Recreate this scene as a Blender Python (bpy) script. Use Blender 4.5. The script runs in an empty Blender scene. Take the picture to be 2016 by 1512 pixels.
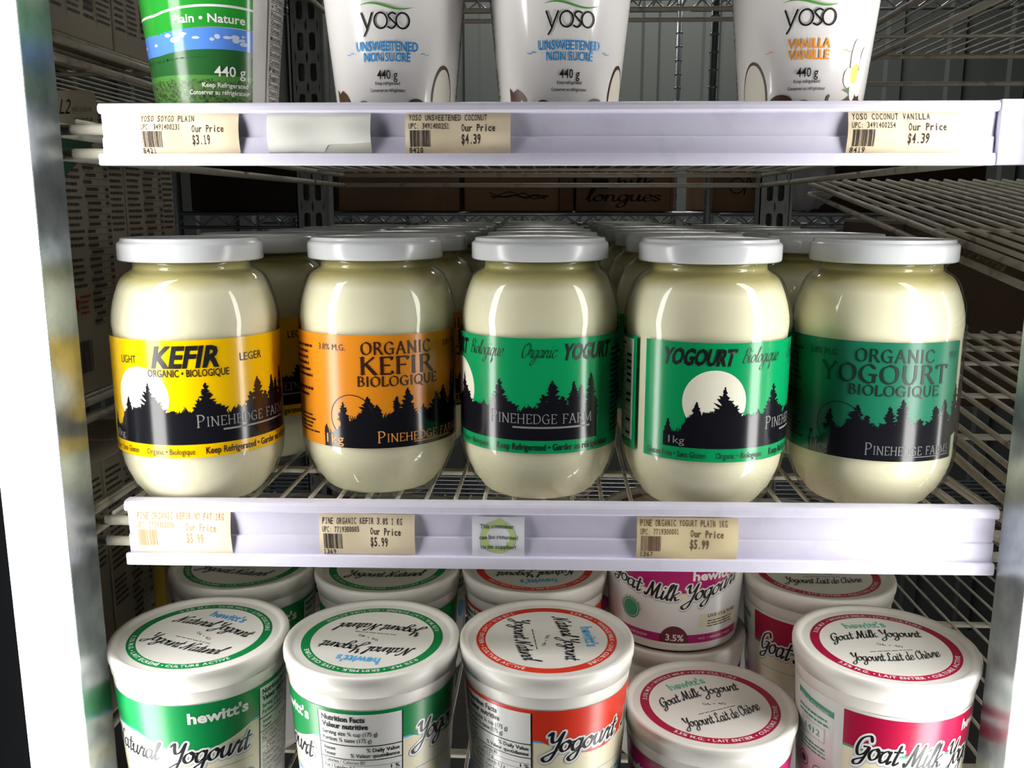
import bpy, bmesh, math, random
from mathutils import Vector, Matrix
from mathutils.geometry import tessellate_polygon
sc = bpy.context.scene
COL = sc.collection
pi = math.pi

# ---------------------------------------------------------------- camera, world, exposure
cd = bpy.data.cameras.new('camera'); cam = bpy.data.objects.new('camera', cd); COL.objects.link(cam)
cd.sensor_width = 36.0; cd.lens = 32.057; cd.clip_start = 0.01
R_, U_, F_ = Vector((0.99885465, 0.04783116, 0.00124848)), Vector((-0.01030818, 0.18963824, 0.98179992)), Vector((-0.04672387, 0.98068829, -0.18991409))
M = Matrix.Identity(4)
for i in range(3):
    M[i][0], M[i][1], M[i][2] = R_[i], U_[i], -F_[i]
M.translation = Vector((0, -0.4986, 0.1784))
cam.matrix_world = M
sc.camera = cam
w = bpy.data.worlds.new('world'); sc.world = w; w.use_nodes = True
w.node_tree.nodes['Background'].inputs[0].default_value = (0.85, 0.92, 1.0, 1)
w.node_tree.nodes['Background'].inputs[1].default_value = 0.025
sc.view_settings.view_transform = 'Standard'; sc.view_settings.look = 'None'
sc.view_settings.exposure = 0.0; sc.view_settings.gamma = 1.0; sc.view_settings.use_curve_mapping = False
LENS_POWER = 13.0
# added fill light, out of view over the rack, lifts the dark background
ld = bpy.data.lights.new('back_fill_light', 'AREA'); ld.shape = 'RECTANGLE'; ld.size = 1.2; ld.size_y = 0.15; ld.energy = 11.0; ld.color = (1.0, 0.97, 0.9)
lo_ = bpy.data.objects.new('back_fill_light', ld); COL.objects.link(lo_); lo_.location = (0.2, 1.85, 1.22)
lo_['label'] = 'added fill light, out of view, over the storage rack at the back of the cooler'; lo_['category'] = 'light'
sc.cycles.use_denoising = True
sc.cycles.max_bounces = 10; sc.cycles.transparent_max_bounces = 24
sc.cycles.sample_clamp_indirect = 6.0
sc.cycles.caustics_refractive = False; sc.cycles.caustics_reflective = False

# ---------------------------------------------------------------- materials
def lin(c):
    if isinstance(c, str):
        c = [int(c[i:i+2], 16) / 255 for i in (0, 2, 4)]
    return tuple(x / 12.92 if x <= 0.04045 else ((x + 0.055) / 1.055) ** 2.4 for x in c)
MATS = {}
def mat(name, c, rough=0.5, metal=0.0, coat=0.0, noise=None, bump=None, sss=0.0, spec=None):
    """noise = (scale, colour2, low, high) blends a second colour in patches; bump = (scale, strength)"""
    if name in MATS: return MATS[name]
    m = bpy.data.materials.new(name); m.use_nodes = True; MATS[name] = m
    nt = m.node_tree; b = nt.nodes['Principled BSDF']
    b.inputs['Base Color'].default_value = (*lin(c), 1)
    b.inputs['Roughness'].default_value = rough; b.inputs['Metallic'].default_value = metal
    b.inputs['Coat Weight'].default_value = coat; b.inputs['Coat Roughness'].default_value = 0.06
    if spec is not None: b.inputs['Specular IOR Level'].default_value = spec
    if sss:
        b.inputs['Subsurface Weight'].default_value = sss
        b.inputs['Subsurface Radius'].default_value = (0.006, 0.005, 0.004); b.inputs['Subsurface Scale'].default_value = 1.0
    if noise or bump:
        tc = nt.nodes.new('ShaderNodeTexCoord')
    if noise:
        n = nt.nodes.new('ShaderNodeTexNoise'); n.inputs['Scale'].default_value = noise[0]; n.inputs['Detail'].default_value = 6
        nt.links.new(tc.outputs['Object'], n.inputs['Vector'])
        r = nt.nodes.new('ShaderNodeValToRGB'); r.color_ramp.elements[0].position = noise[2]; r.color_ramp.elements[1].position = noise[3]
        r.color_ramp.elements[0].color = (*lin(c), 1); r.color_ramp.elements[1].color = (*lin(noise[1]), 1)
        nt.links.new(n.outputs['Fac'], r.inputs['Fac']); nt.links.new(r.outputs['Color'], b.inputs['Base Color'])
    if bump:
        n2 = nt.nodes.new('ShaderNodeTexNoise'); n2.inputs['Scale'].default_value = bump[0]; n2.inputs['Detail'].default_value = 3
        nt.links.new(tc.outputs['Object'], n2.inputs['Vector'])
        bp = nt.nodes.new('ShaderNodeBump'); bp.inputs['Strength'].default_value = bump[1]; bp.inputs['Distance'].default_value = 0.002
        nt.links.new(n2.outputs['Fac'], bp.inputs['Height']); nt.links.new(bp.outputs['Normal'], b.inputs['Normal'])
    return m
def glassmat():
    m = bpy.data.materials.new('clear_jar_glass'); m.use_nodes = True; nt = m.node_tree
    nt.nodes.remove(nt.nodes['Principled BSDF'])
    tr = nt.nodes.new('ShaderNodeBsdfTransparent'); tr.inputs[0].default_value = (0.97, 0.985, 0.96, 1)
    gl = nt.nodes.new('ShaderNodeBsdfGlossy'); gl.inputs['Roughness'].default_value = 0.035
    fr = nt.nodes.new('ShaderNodeFresnel'); fr.inputs['IOR'].default_value = 1.5
    ge = nt.nodes.new('ShaderNodeNewGeometry'); ma = nt.nodes.new('ShaderNodeMath'); ma.operation = 'MULTIPLY_ADD'   # thin wall: the same from both sides
    ma.inputs[1].default_value = 1 / 1.5 - 1.5; ma.inputs[2].default_value = 1.5
    nt.links.new(ge.outputs['Backfacing'], ma.inputs[0]); nt.links.new(ma.outputs[0], fr.inputs['IOR'])
    mx = nt.nodes.new('ShaderNodeMixShader')
    nt.links.new(fr.outputs[0], mx.inputs[0]); nt.links.new(tr.outputs[0], mx.inputs[1]); nt.links.new(gl.outputs[0], mx.inputs[2])
    nt.links.new(mx.outputs[0], nt.nodes['Material Output'].inputs['Surface'])
    return m
GLASS = glassmat()
def emit(name, c, s):
    m = bpy.data.materials.new(name); m.use_nodes = True; nt = m.node_tree; b = nt.nodes['Principled BSDF']
    b.inputs['Base Color'].default_value = (0.9, 0.9, 0.9, 1)
    b.inputs['Emission Color'].default_value = (*c, 1); b.inputs['Emission Strength'].default_value = s
    return m
LENSM = emit('lit_lens', (1.0, 0.985, 0.96), LENS_POWER)
RAILM = mat('lavender_white_plastic', 'dcd9ea', 0.32, noise=(60, 'cfccdd', 0.55, 0.8))
GALV = mat('galvanised_steel', 'aab2b3', 0.30, 0.85, noise=(55, '8b9598', 0.4, 0.65), bump=(160, 0.08))
DARKM = mat('black_rubber', '141618', 0.6)
LIDM = mat('white_lid_enamel', 'c6c9cb', 0.22)
WIREM = mat('grimy_white_coated_wire', 'd6d0c0', 0.45, noise=(45, '7b6f5a', 0.56, 0.78), bump=(300, 0.3))
UPRM = mat('grey_painted_upright', 'a9b0ad', 0.5, 0.1, noise=(30, '949b98', 0.4, 0.7))
CHROME = mat('chrome_wire', 'b9bcc4', 0.30, 0.7)
CARD = mat('brown_cardboard', '8a6a50', 0.8, noise=(12, '7a5a42', 0.4, 0.7))
CARDTAPE = mat('darker_cardboard_flap', '4c3426', 0.75)
MARKER = mat('black_marker_ink', '1d1512', 0.8)
BLACK = mat('black_ink', '17181a', 0.35)
PAPER = mat('cream_tag_paper', 'e6d6b8', 0.75, noise=(40, 'decda9', 0.45, 0.7))
TAGINK = mat('brown_black_print', '3a2a22', 0.8)
TAGFADE = mat('faded_orange_print', 'd9956a', 0.8)
TAGHALF = mat('worn_brown_print', '7a5540', 0.8)
WHITEP = mat('white_paper', 'e4e4dc', 0.7)
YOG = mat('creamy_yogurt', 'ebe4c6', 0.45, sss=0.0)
TUBW = mat('white_tub_plastic', 'efece4', 0.34)
CUPW = mat('white_glossy_cup', 'e9e6e3', 0.13, coat=0.25)
def ink(name, c, rough=0.25, coat=0.0): return mat('ink_' + name, c, rough, coat=coat)
YELLOW = ink('yellow', 'f6c400', 0.18); ORANGE = ink('orange', 'e08a1c', 0.25); GREEN = ink('green', '0c9a5c', 0.18); TEAL = ink('dark_green', '186c50', 0.30)
JBLK = ink('label_black', '15151b', 0.16); SILV = ink('silver', '8f8f8c', 0.4); DKBR = ink('dark_brown', '33120a', 0.4); DKGR = ink('blackish_green', '0d241c', 0.4)
MOONW = ink('moon_cream', 'efecd8', 0.3); ORGL = ink('light_orange', 'ec9d42', 0.3)
TGRN = ink('tub_green', '0d8a48', 0.3); TRED = ink('tub_red', 'e03a22', 0.3); TCRM = ink('tub_crimson', 'b0103f', 0.3); TPNK = ink('tub_magenta', 'b5176a', 0.3)
TBLU = ink('tub_blue', '5cb0e6', 0.35); CREAM = ink('tub_cream', 'ece3c4', 0.35); LGRY = ink('light_grey', 'b9bcc0', 0.35); MINT = ink('mint', '7fceb0', 0.35)
SEAL = ink('seal_green', '3f9f7c', 0.35); PURE = ink('white', 'eeeeea', 0.2); MAR = ink('maroon', '6d2536', 0.3); GREY = ink('grey_text', '55575a', 0.4)
SKYB = ink('sky_blue', '5b8fe6', 0.13); CLOUD = ink('cloud', 'c9d6ee', 0.2); FIELD = ink('field_green', '2a6230', 0.2); FIELD2 = ink('bright_field', '518c40', 0.2)
BANDG = ink('band_green', '2b9a33', 0.13); COCB = ink('coconut_brown', '4a2c1c', 0.4); COCF = ink('coconut_flesh', 'd8d2c4', 0.4); VANY = ink('vanilla_yellow', 'dcd66a', 0.4)
VANO = ink('vanilla_orange', 'f0982c', 0.35); SWB = ink('cup_blue', '1b8fd8', 0.35); SWG = ink('swoosh_green', '5a9e46', 0.35); PETAL = ink('petal', 'dcdcda', 0.35)
def grassmat():
    m = mat('ink_grass_photo', '3d6a2c', 0.25); nt = m.node_tree; b = nt.nodes['Principled BSDF']
    tc = nt.nodes.new('ShaderNodeTexCoord'); v = nt.nodes.new('ShaderNodeTexVoronoi'); v.inputs['Scale'].default_value = 750
    nt.links.new(tc.outputs['Object'], v.inputs['Vector']); r = nt.nodes.new('ShaderNodeValToRGB')
    r.color_ramp.elements[0].color = (*lin('22401b'), 1); r.color_ramp.elements[1].color = (*lin('66904e'), 1)
    nt.links.new(v.outputs['Color'], r.inputs['Fac']); nt.links.new(r.outputs['Color'], b.inputs['Base Color'])
    return m
GRASS = grassmat()

# ---------------------------------------------------------------- object helpers
def link(o, parent=None):
    COL.objects.link(o)
    if parent is not None: o.parent = parent
    return o
def obj(name, bm, mats, parent=None, smooth=True):
    me = bpy.data.meshes.new(name); bm.to_mesh(me); bm.free()
    for m in (mats if isinstance(mats, (list, tuple)) else [mats]): me.materials.append(m)
    for p in me.polygons: p.use_smooth = smooth
    return link(bpy.data.objects.new(name, me), parent)
def tag(o, label, cat, group=None):
    o['label'] = label; o['category'] = cat
    if group: o['group'] = group
    return o
def thing(name, label, cat, loc=(0, 0, 0), rz=0, group=None):
    o = link(bpy.data.objects.new(name, None)); o.location = loc; o.rotation_euler = (0, 0, rz); o.empty_display_size = 0.02
    return tag(o, label, cat, group)
def struct(o): o['kind'] = 'structure'; return o
def dup(root, loc, rz, label, group=None):
    r = root.copy(); COL.objects.link(r); r.location = loc; r.rotation_euler = (0, 0, rz); r['label'] = label
    if group: r['group'] = group
    for ch in list(root.children):
        c = ch.copy(); COL.objects.link(c); c.parent = r
        for g in list(ch.children):
            d = g.copy(); COL.objects.link(d); d.parent = c
    return r
def box(bm, x0, x1, y0, y1, z0, z1, bev=0.0):
    t = bmesh.ops.create_cube(bm, size=1.0)['verts']
    for v in t: v.co = Vector(((x0 + x1) / 2 + v.co.x * (x1 - x0), (y0 + y1) / 2 + v.co.y * (y1 - y0), (z0 + z1) / 2 + v.co.z * (z1 - z0)))
    if bev:
        es = list({e for v in t for e in v.link_edges})
        bmesh.ops.bevel(bm, geom=es, offset=bev, segments=2, affect='EDGES', profile=0.5)
def tube(bm, pts, r, n=10, cap=True):
    pts = [Vector(p) for p in pts]; rings = []
    for i, p in enumerate(pts):
        d = ((pts[min(i + 1, len(pts) - 1)] - pts[max(i - 1, 0)])).normalized()
        a = d.orthogonal().normalized() if i == 0 else (rings_a - d * rings_a.dot(d)).normalized()
        rings_a = a; b = d.cross(a)
        rings.append([bm.verts.new(p + (a * math.cos(2 * pi * k / n) + b * math.sin(2 * pi * k / n)) * r) for k in range(n)])
    for i in range(len(rings) - 1):
        for k in range(n):
            bm.faces.new((rings[i][k], rings[i][(k + 1) % n], rings[i + 1][(k + 1) % n], rings[i + 1][k]))
    if cap:
        bm.faces.new(rings[0][::-1]); bm.faces.new(rings[-1])
def lathe(prof, n=72):
    bm = bmesh.new(); rings = []
    for r, z in prof:
        if r < 1e-6: rings.append([bm.verts.new((0, 0, z))])
        else: rings.append([bm.verts.new((r * math.cos(2 * pi * k / n), r * math.sin(2 * pi * k / n), z)) for k in range(n)])
    for a, b in zip(rings, rings[1:]):
        for k in range(n):
            k2 = (k + 1) % n
            if len(a) == 1 and len(b) == 1: continue
            if len(a) == 1: bm.faces.new((a[0], b[k2], b[k]))
            elif len(b) == 1: bm.faces.new((a[k], a[k2], b[0]))
            else: bm.faces.new((a[k], a[k2], b[k2], b[k]))
    bmesh.ops.recalc_face_normals(bm, faces=bm.faces)
    return bm
def extrude_x(bm, prof, x0, x1):
    A = [bm.verts.new((x0, y, z)) for y, z in prof]; B = [bm.verts.new((x1, y, z)) for y, z in prof]; n = len(prof)
    for i in range(n): bm.faces.new((A[i], A[(i + 1) % n], B[(i + 1) % n], B[i]))
    bm.faces.new(A[::-1]); bm.faces.new(B)
    bmesh.ops.recalc_face_normals(bm, faces=bm.faces)
def sharpen(o, ang=40):
    me = o.data
    bm = bmesh.new(); bm.from_mesh(me)
    for e in bm.edges:
        if len(e.link_faces) == 2 and e.calc_face_angle(0) > math.radians(ang): e.smooth = False
    bm.to_mesh(me); bm.free(); return o

# ---------------------------------------------------------------- printing: flat ink shapes laid out in (u, v) and wrapped on a surface
_txt = {}
def text_mesh(s, bold, res=2):
    k = (s, bold)
    if k not in _txt:
        c = bpy.data.curves.new('t', 'FONT'); c.body = s; c.offset = bold; c.resolution_u = res
        o = bpy.data.objects.new('t', c); me = bpy.data.meshes.new_from_object(o)
        vs = [(v.co.x, v.co.y) for v in me.vertices]; fs = [tuple(p.vertices) for p in me.polygons]
        bpy.data.objects.remove(o); bpy.data.curves.remove(c); bpy.data.meshes.remove(me)
        _txt[k] = (vs, fs)
    return _txt[k]
CAPH = max(v[1] for v in text_mesh('H', 0)[0])
def cr(pts, n=5):
    if len(pts) < 3: return pts
    P = [pts[0]] + list(pts) + [pts[-1]]; out = []
    for i in range(1, len(P) - 2):
        p0, p1, p2, p3 = P[i - 1:i + 3]
        for k in range(n):
            t = k / n
            out.append(tuple(0.5 * (2 * p1[j] + (p2[j] - p0[j]) * t + (2 * p0[j] - 5 * p1[j] + 4 * p2[j] - p3[j]) * t * t + (3 * p1[j] - p0[j] - 3 * p2[j] + p3[j]) * t ** 3) for j in (0, 1)))
    out.append(pts[-1]); return out
SCR = {  # script lettering: advance, strokes
 'o': (.88, [[(.5, 1), (.15, .75), (.1, .3), (.38, 0), (.7, .25), (.72, .75), (.48, 1), (.62, .8), (.95, .85)]]),
 'g': (.9, [[(.7, .85), (.4, 1), (.1, .65), (.15, .15), (.4, 0), (.7, .4)], [(.72, 1), (.72, 0), (.62, -.7), (.32, -.95), (.05, -.7), (.3, -.3), (.95, .2)]]),
 'u': (.98, [[(0, .6), (.15, 1), (.15, .3), (.35, 0), (.65, .35), (.7, 1)], [(.7, 1), (.7, .25), (.85, 0), (1.0, .25)]]),
 'r': (.72, [[(0, .3), (.25, 1.1), (.35, .85), (.6, .95), (.52, .5), (.52, .15), (.65, 0), (.78, .25)]]),
 't': (.62, [[(.32, 1.6), (.3, .3), (.42, 0), (.65, .25)], [(.02, 1.05), (.62, 1.12)]]),
 'a': (.95, [[(.7, .85), (.4, 1), (.1, .65), (.15, .15), (.4, 0), (.7, .4)], [(.72, 1), (.72, .25), (.85, 0), (1, .25)]]),
 'l': (.5, [[(0, .3), (.35, 1.3), (.4, 1.85), (.2, 1.75), (.18, .4), (.32, 0), (.55, .25)]]),
 'e': (.75, [[(.08, .45), (.6, .6), (.6, .9), (.35, 1), (.1, .65), (.15, .15), (.4, 0), (.78, .3)]]),
 'n': (.98, [[(.1, 1), (.12, 0)], [(.12, .5), (.4, 1), (.65, .8), (.65, .25), (.8, 0), (1, .25)]]),
 'i': (.45, [[(.12, 1), (.12, .25), (.26, 0), (.48, .25)], [(.17, 1.38), (.2, 1.48)]]),
 'k': (.8, [[(.15, 1.85), (.15, 0)], [(.65, 1), (.2, .5), (.42, .42), (.6, .05), (.85, .2)]]),
 'd': (.95, [[(.7, .85), (.4, 1), (.1, .65), (.15, .15), (.4, 0), (.7, .4)], [(.74, 1.85), (.72, .25), (.85, 0), (1, .25)]]),
 'h': (.92, [[(.15, 1.85), (.15, 0)], [(.15, .55), (.45, 1), (.65, .75), (.65, .25), (.78, 0), (.95, .25)]]),
 'v': (.78, [[(.05, 1), (.35, 0), (.72, 1)]]), 'c': (.75, [[(.65, .85), (.38, 1), (.1, .6), (.18, .12), (.42, 0), (.78, .3)]]),
 'è': (.75, [[(.08, .45), (.6, .6), (.6, .9), (.35, 1), (.1, .65), (.15, .15), (.4, 0), (.78, .3)], [(.22, 1.55), (.48, 1.25)]]),
 'q': (.9, [[(.7, .85), (.4, 1), (.1, .65), (.15, .15), (.4, 0), (.7, .4)], [(.72, 1), (.7, -.9), (.95, -.4)]]),
 'N': (1.45, [[(0, .25), (.2, 0), (.32, .4), (.45, 1.75)], [(.45, 1.75), (.62, 1.1), (.9, .05)], [(.9, .05), (1.05, 1.3), (1.3, 1.85), (1.52, 1.65)]]),
 'Y': (1.08, [[(.0, 1.55), (.2, 1.85), (.32, 1.2), (.5, .88), (.8, 1.1), (1.0, 1.8)], [(1.02, 1.85), (.9, .3), (.7, -.7), (.35, -.95), (.08, -.65), (.4, -.3), (.95, .15)]]),
 'G': (1.15, [[(1.0, 1.45), (.72, 1.85), (.2, 1.5), (.1, .7), (.4, .1), (.8, .35), (.95, .85)], [(.6, .9), (1.0, .9), (.95, .2), (.8, -.55), (.4, -.75), (.3, -.45), (.95, .05)]]),
 'M': (1.6, [[(0, .25), (.18, 0), (.3, .4), (.45, 1.8)], [(.45, 1.8), (.78, .15)], [(.78, .15), (1.15, 1.8)], [(1.15, 1.8), (1.2, .3), (1.35, 0), (1.6, .25)]]),
 'L': (1.0, [[(.78, 1.5), (.6, 1.85), (.35, 1.6), (.42, .8), (.2, .1), (.02, .15), (.3, .25), (.7, 0), (1, .25)]]),
 'C': (1.02, [[(.9, 1.35), (.72, 1.85), (.25, 1.5), (.1, .7), (.4, 0), (.8, .2), (1, .45)]]),
 'O': (1.2, [[(.75, 1.85), (.25, 1.6), (.08, .9), (.3, .1), (.7, 0), (1.1, .6), (1.1, 1.4), (.75, 1.85), (.5, 1.6)]]),
 'B': (1.1, [[(.3, 1.8), (.2, 0)], [(0, 1.4), (.5, 1.85), (.9, 1.6), (.75, 1.1), (.35, .95), (.85, .8), (.9, .25), (.5, 0), (.1, .1)]]),
 's': (.65, [[(.55, .8), (.32, 1), (.12, .75), (.35, .5), (.55, .25), (.35, 0), (.08, .2)]]),
 ' ': (.5, []), '•': (.5, [[(.2, .5), (.28, .55)]]) }
def S2(*p): return list(p)
SER = {  # roman capitals: straight two-point strokes get serifs
 'P': (.68, [[(.14, 0), (.14, 1)], [(.14, 1), (.45, .98), (.6, .76), (.45, .52), (.14, .48)]]), 'I': (.34, [[(.17, 0), (.17, 1)]]),
 'N': (.9, [[(.14, 0), (.14, 1)], [(.1, 1), (.76, 0)], [(.76, 0), (.76, 1)]]), 'E': (.66, [[(.14, 0), (.14, 1)], [(.14, .98), (.58, .98), (.6, .86)], [(.14, .52), (.48, .52)], [(.14, .02), (.58, .02), (.62, .15)]]),
 'H': (.88, [[(.14, 0), (.14, 1)], [(.74, 0), (.74, 1)], [(.14, .52), (.74, .52)]]), 'D': (.86, [[(.14, 0), (.14, 1)], [(.14, .98), (.5, .96), (.76, .7), (.76, .3), (.5, .04), (.14, .02)]]),
 'G': (.88, [[(.74, .82), (.5, 1), (.2, .85), (.08, .5), (.2, .15), (.5, 0), (.74, .1)], [(.74, .05), (.74, .45)], [(.52, .45), (.84, .45)]]), 'F': (.62, [[(.14, 0), (.14, 1)], [(.14, .98), (.58, .98), (.6, .84)], [(.14, .52), (.48, .52)]]),
 'A': (.86, [[(.1, 0), (.43, 1)], [(.43, 1), (.78, 0)], [(.22, .36), (.65, .36)]]), 'R': (.78, [[(.14, 0), (.14, 1)], [(.14, .98), (.45, .97), (.58, .76), (.45, .54), (.14, .5)], [(.38, .52), (.74, 0)]]),
 'M': (1.06, [[(.14, 0), (.16, 1)], [(.14, 1), (.52, .08)], [(.52, .08), (.9, 1)], [(.9, 1), (.92, 0)]]), 'S': (.58, [[(.48, .84), (.28, 1), (.1, .78), (.28, .55), (.48, .35), (.42, .06), (.2, 0), (.08, .16)]]),
 'O': (.92, [[(.46, 1), (.16, .82), (.08, .5), (.18, .15), (.46, 0), (.76, .16), (.84, .5), (.76, .84), (.46, 1)]]), 'C': (.82, [[(.74, .8), (.48, 1), (.18, .85), (.08, .5), (.18, .15), (.48, 0), (.76, .2)]]),
 'K': (.8, [[(.14, 0), (.14, 1)], [(.66, .98), (.18, .5)], [(.3, .6), (.74, 0)]]), 'B': (.7, [[(.14, 0), (.14, 1)], [(.14, .98), (.42, .96), (.54, .76), (.42, .55), (.14, .53)], [(.14, .53), (.48, .5), (.62, .27), (.48, .04), (.14, .02)]]),
 'L': (.62, [[(.14, 0), (.14, 1)], [(.14, .02), (.56, .02), (.6, .18)]]), 'Q': (.92, [[(.46, 1), (.16, .82), (.08, .5), (.18, .15), (.46, 0), (.76, .16), (.84, .5), (.76, .84), (.46, 1)], [(.5, .2), (.66, -.04), (.9, -.16)]]),
 'U': (.84, [[(.14, 1), (.14, .35), (.3, .03), (.55, .03), (.7, .35)], [(.7, .3), (.7, 1)]]), 'Y': (.8, [[(.06, 1), (.4, .48)], [(.74, 1), (.4, .48)], [(.4, .5), (.4, 0)]]),
 'T': (.74, [[(.37, 0), (.37, 1)], [(.05, .84), (.06, .98), (.68, .98), (.69, .84)]]), ' ': (.42, []) }

class Sheet:
    def __init__(s): s.v = []; s.f = []; s.mats = []; s.k = 0
    def mi(s, m):
        if m not in s.mats: s.mats.append(m)
        return s.mats.index(m)
    def tri(s, vs, fs, m, lvl):
        b = len(s.v); i = s.mi(m)
        s.v += [(x, y, lvl) for x, y in vs]; s.f += [(tuple(b + q for q in f), i) for f in fs]
    def poly(s, pts, m, lvl=1):
        s.tri(pts, tessellate_polygon([[Vector((x, y, 0)) for x, y in pts]]), m, lvl)
    def rect(s, x0, x1, y0, y1, m, lvl=1): s.tri([(x0, y0), (x1, y0), (x1, y1), (x0, y1)], [(0, 1, 2, 3)], m, lvl)
    def grid(s, x0, x1, y0, y1, m, nx, ny=1, lvl=0):
        vs = [(x0 + (x1 - x0) * i / nx, y0 + (y1 - y0) * j / ny) for j in range(ny + 1) for i in range(nx + 1)]
        s.tri(vs, [(j * (nx + 1) + i, j * (nx + 1) + i + 1, (j + 1) * (nx + 1) + i + 1, (j + 1) * (nx + 1) + i) for j in range(ny) for i in range(nx)], m, lvl)
    def ell(s, cx, cy, rx, ry, m, lvl=1, n=40, a0=0, a1=360):
        full = a1 - a0 >= 360; p = [(cx + rx * math.cos(math.radians(a0 + (a1 - a0) * k / n)), cy + ry * math.sin(math.radians(a0 + (a1 - a0) * k / n))) for k in range(n if full else n + 1)]
        vs = [(cx, cy)] + p; c = len(p)
        s.tri(vs, [(0, 1 + k, 1 + (k + 1) % c) for k in range(c if full else c - 1)], m, lvl)
    def ring(s, cx, cy, r0, r1, m, lvl=1, n=72, asp=1.0):
        vs = [(cx + r * math.cos(2 * pi * k / n), cy + r * asp * math.sin(2 * pi * k / n)) for r in (r0, r1) for k in range(n)]
        s.tri(vs, [(k, n + k, n + (k + 1) % n, (k + 1) % n) for k in range(n)], m, lvl)
    def ribbon(s, pts, w, m, lvl, nib=None, xf=lambda x, y: (x, y), caps=True):
        """nib = thin width: strokes running up or down get w, level ones the thin width"""
        n = len(pts); L = []; Rr = []
        for i, p in enumerate(pts):
            a, b = pts[max(i - 1, 0)], pts[min(i + 1, n - 1)]
            dx, dy = b[0] - a[0], b[1] - a[1]; d = math.hypot(dx, dy) or 1e-9; dx /= d; dy /= d
            ww = w if nib is None else nib + (w - nib) * abs(dy - 0.45 * dx if nib else dy) ** 1.5 / 1.1
            L.append(xf(p[0] - dy * ww / 2, p[1] + dx * ww / 2)); Rr.append(xf(p[0] + dy * ww / 2, p[1] - dx * ww / 2))
        s.tri(L + Rr, [(i, n + i, n + i + 1, i + 1) for i in range(n - 1)], m, lvl)
        if caps:
            for p in (pts[0], pts[-1]):
                ww = (w if nib is None else (nib + w) / 2) / 2
                s.tri([xf(p[0] + ww * math.cos(k * pi / 4), p[1] + ww * math.sin(k * pi / 4)) for k in range(8)], [tuple(range(8))], m, lvl)
    def text(s, t, x0, x1, y, h, m, bold=0.0, shear=0.0, lvl=2, xf=None, keep=False):
        """fits t between x0 and x1 (keep: only limits the width), caps of height h standing on y"""
        vs, fs = text_mesh(t, bold)
        a = min(v[0] for v in vs); b = max(v[0] for v in vs); sy = h / CAPH; sx = (x1 - x0) / (b - a)
        if keep: sx = min(sx, sy)
        P = [(x0 + (vx - a) * sx + shear * vy * sy, y + vy * sy) for vx, vy in vs]
        if xf: P = [xf(*q) for q in P]
        s.tri(P, fs, m, lvl)
    def textc(s, t, cx, wd, y, h, m, **k): s.text(t, cx - wd / 2, cx + wd / 2, y, h, m, **k)
    def mono(s, t, x0, x1, y, h, m, bold=0.0, lvl=2, shear=0.0):
        p = (x1 - x0) / len(t)
        for i, c in enumerate(t):
            if c == ' ': continue
            if c in '1Il':      # dot-matrix stem with feet
                cx = x0 + (i + 0.5) * p; t = max(.14 * p, .07 * h)
                s.rect(cx - t / 2, cx + t / 2, y, y + h, m, lvl); s.rect(cx - .30 * p, cx + .30 * p, y, y + .10 * h, m, lvl)
                if c == 'I': s.rect(cx - .30 * p, cx + .30 * p, y + .90 * h, y + h, m, lvl)
                else: s.rect(cx - .28 * p, cx, y + .80 * h, y + .92 * h, m, lvl)
                continue
            vs, fs = text_mesh(c, bold)
            a = min(v[0] for v in vs); b = max(v[0] for v in vs); sy = h / CAPH
            wd = p * (0.78 if b - a > 0.42 * CAPH else 0.30 if c in '1ilIrj' else 0.24); sx = wd / max(b - a, 1e-6)
            s.tri([(x0 + (i + 0.5) * p + (vx - (a + b) / 2) * sx + shear * vy * sy, y + vy * sy) for vx, vy in vs], fs, m, lvl)
    def arc(s, t, cx, cy, r, h, m, mid, step=None, lvl=2, bold=0.02, inside=False, span=None):
        """letters standing along a circle, centred on angle mid (degrees); inside: read from the far side"""
        adv = []
        for c in t:
            if c == ' ': adv.append(0.32); continue
            vs, _ = text_mesh(c, bold); adv.append(max(v[0] for v in vs) - min(v[0] for v in vs) + 0.10)
        sy = h / CAPH; tot = sum(adv) * sy / r
        sq = 1.0
        if span: sq = math.radians(span) / tot; tot *= sq
        sg = 1 if inside else -1; a = math.radians(mid) - sg * tot / 2
        for c, q in zip(t, adv):
            da = q * sy / r * sq; am = a + sg * da / 2; a += sg * da
            if c == ' ': continue
            vs, fs = text_mesh(c, bold); x0 = (min(v[0] for v in vs) + max(v[0] for v in vs)) / 2
            er = Vector((math.cos(am), math.sin(am))) * (-1 if inside else 1); et = Vector((-math.sin(am), math.cos(am))) * sg
            base = Vector((cx, cy)) + Vector((math.cos(am), math.sin(am))) * (r if not inside else r + h)
            s.tri([tuple(base + et * (vx - x0) * sy * min(sq, 1.2) + er * vy * sy) for vx, vy in vs], fs, m, lvl)
    def strokes(s, t, font, x0, x1, y, h, m, wd, nib=None, shear=0.0, lvl=2, xf=None, serif=False, lead=1.0, space=0.0):
        g = [(c, font[c]) for c in t]; tot = sum(a[0] + space for _, a in g); sx = (x1 - x0) / tot; x = 0
        for gi, (c, (adv, st)) in enumerate(g):
            k = lead if gi == 0 else 1.0
            def X(px, py, x=x, k=k):
                q = (x0 + (x + px * k) * sx + shear * py * k * h, y + (py - (0.22 * (k - 1) / k if k > 1 else 0)) * h * k)
                return xf(*q) if xf else q
            for p in st:
                P = cr(p) if len(p) > 2 else [p[0], p[1]]
                s.ribbon(P, wd, m, lvl, nib, X)
                if serif and len(p) == 2:
                    for q in p:
                        if q[1] in (0, 1): s.ribbon([(q[0] - .12, q[1] + (.02 if q[1] == 0 else -.02)), (q[0] + .12, q[1] + (.02 if q[1] == 0 else -.02))], .05, m, lvl, None, X, caps=False)
            x += (adv + space) * k if k > 1 else adv + space
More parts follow.
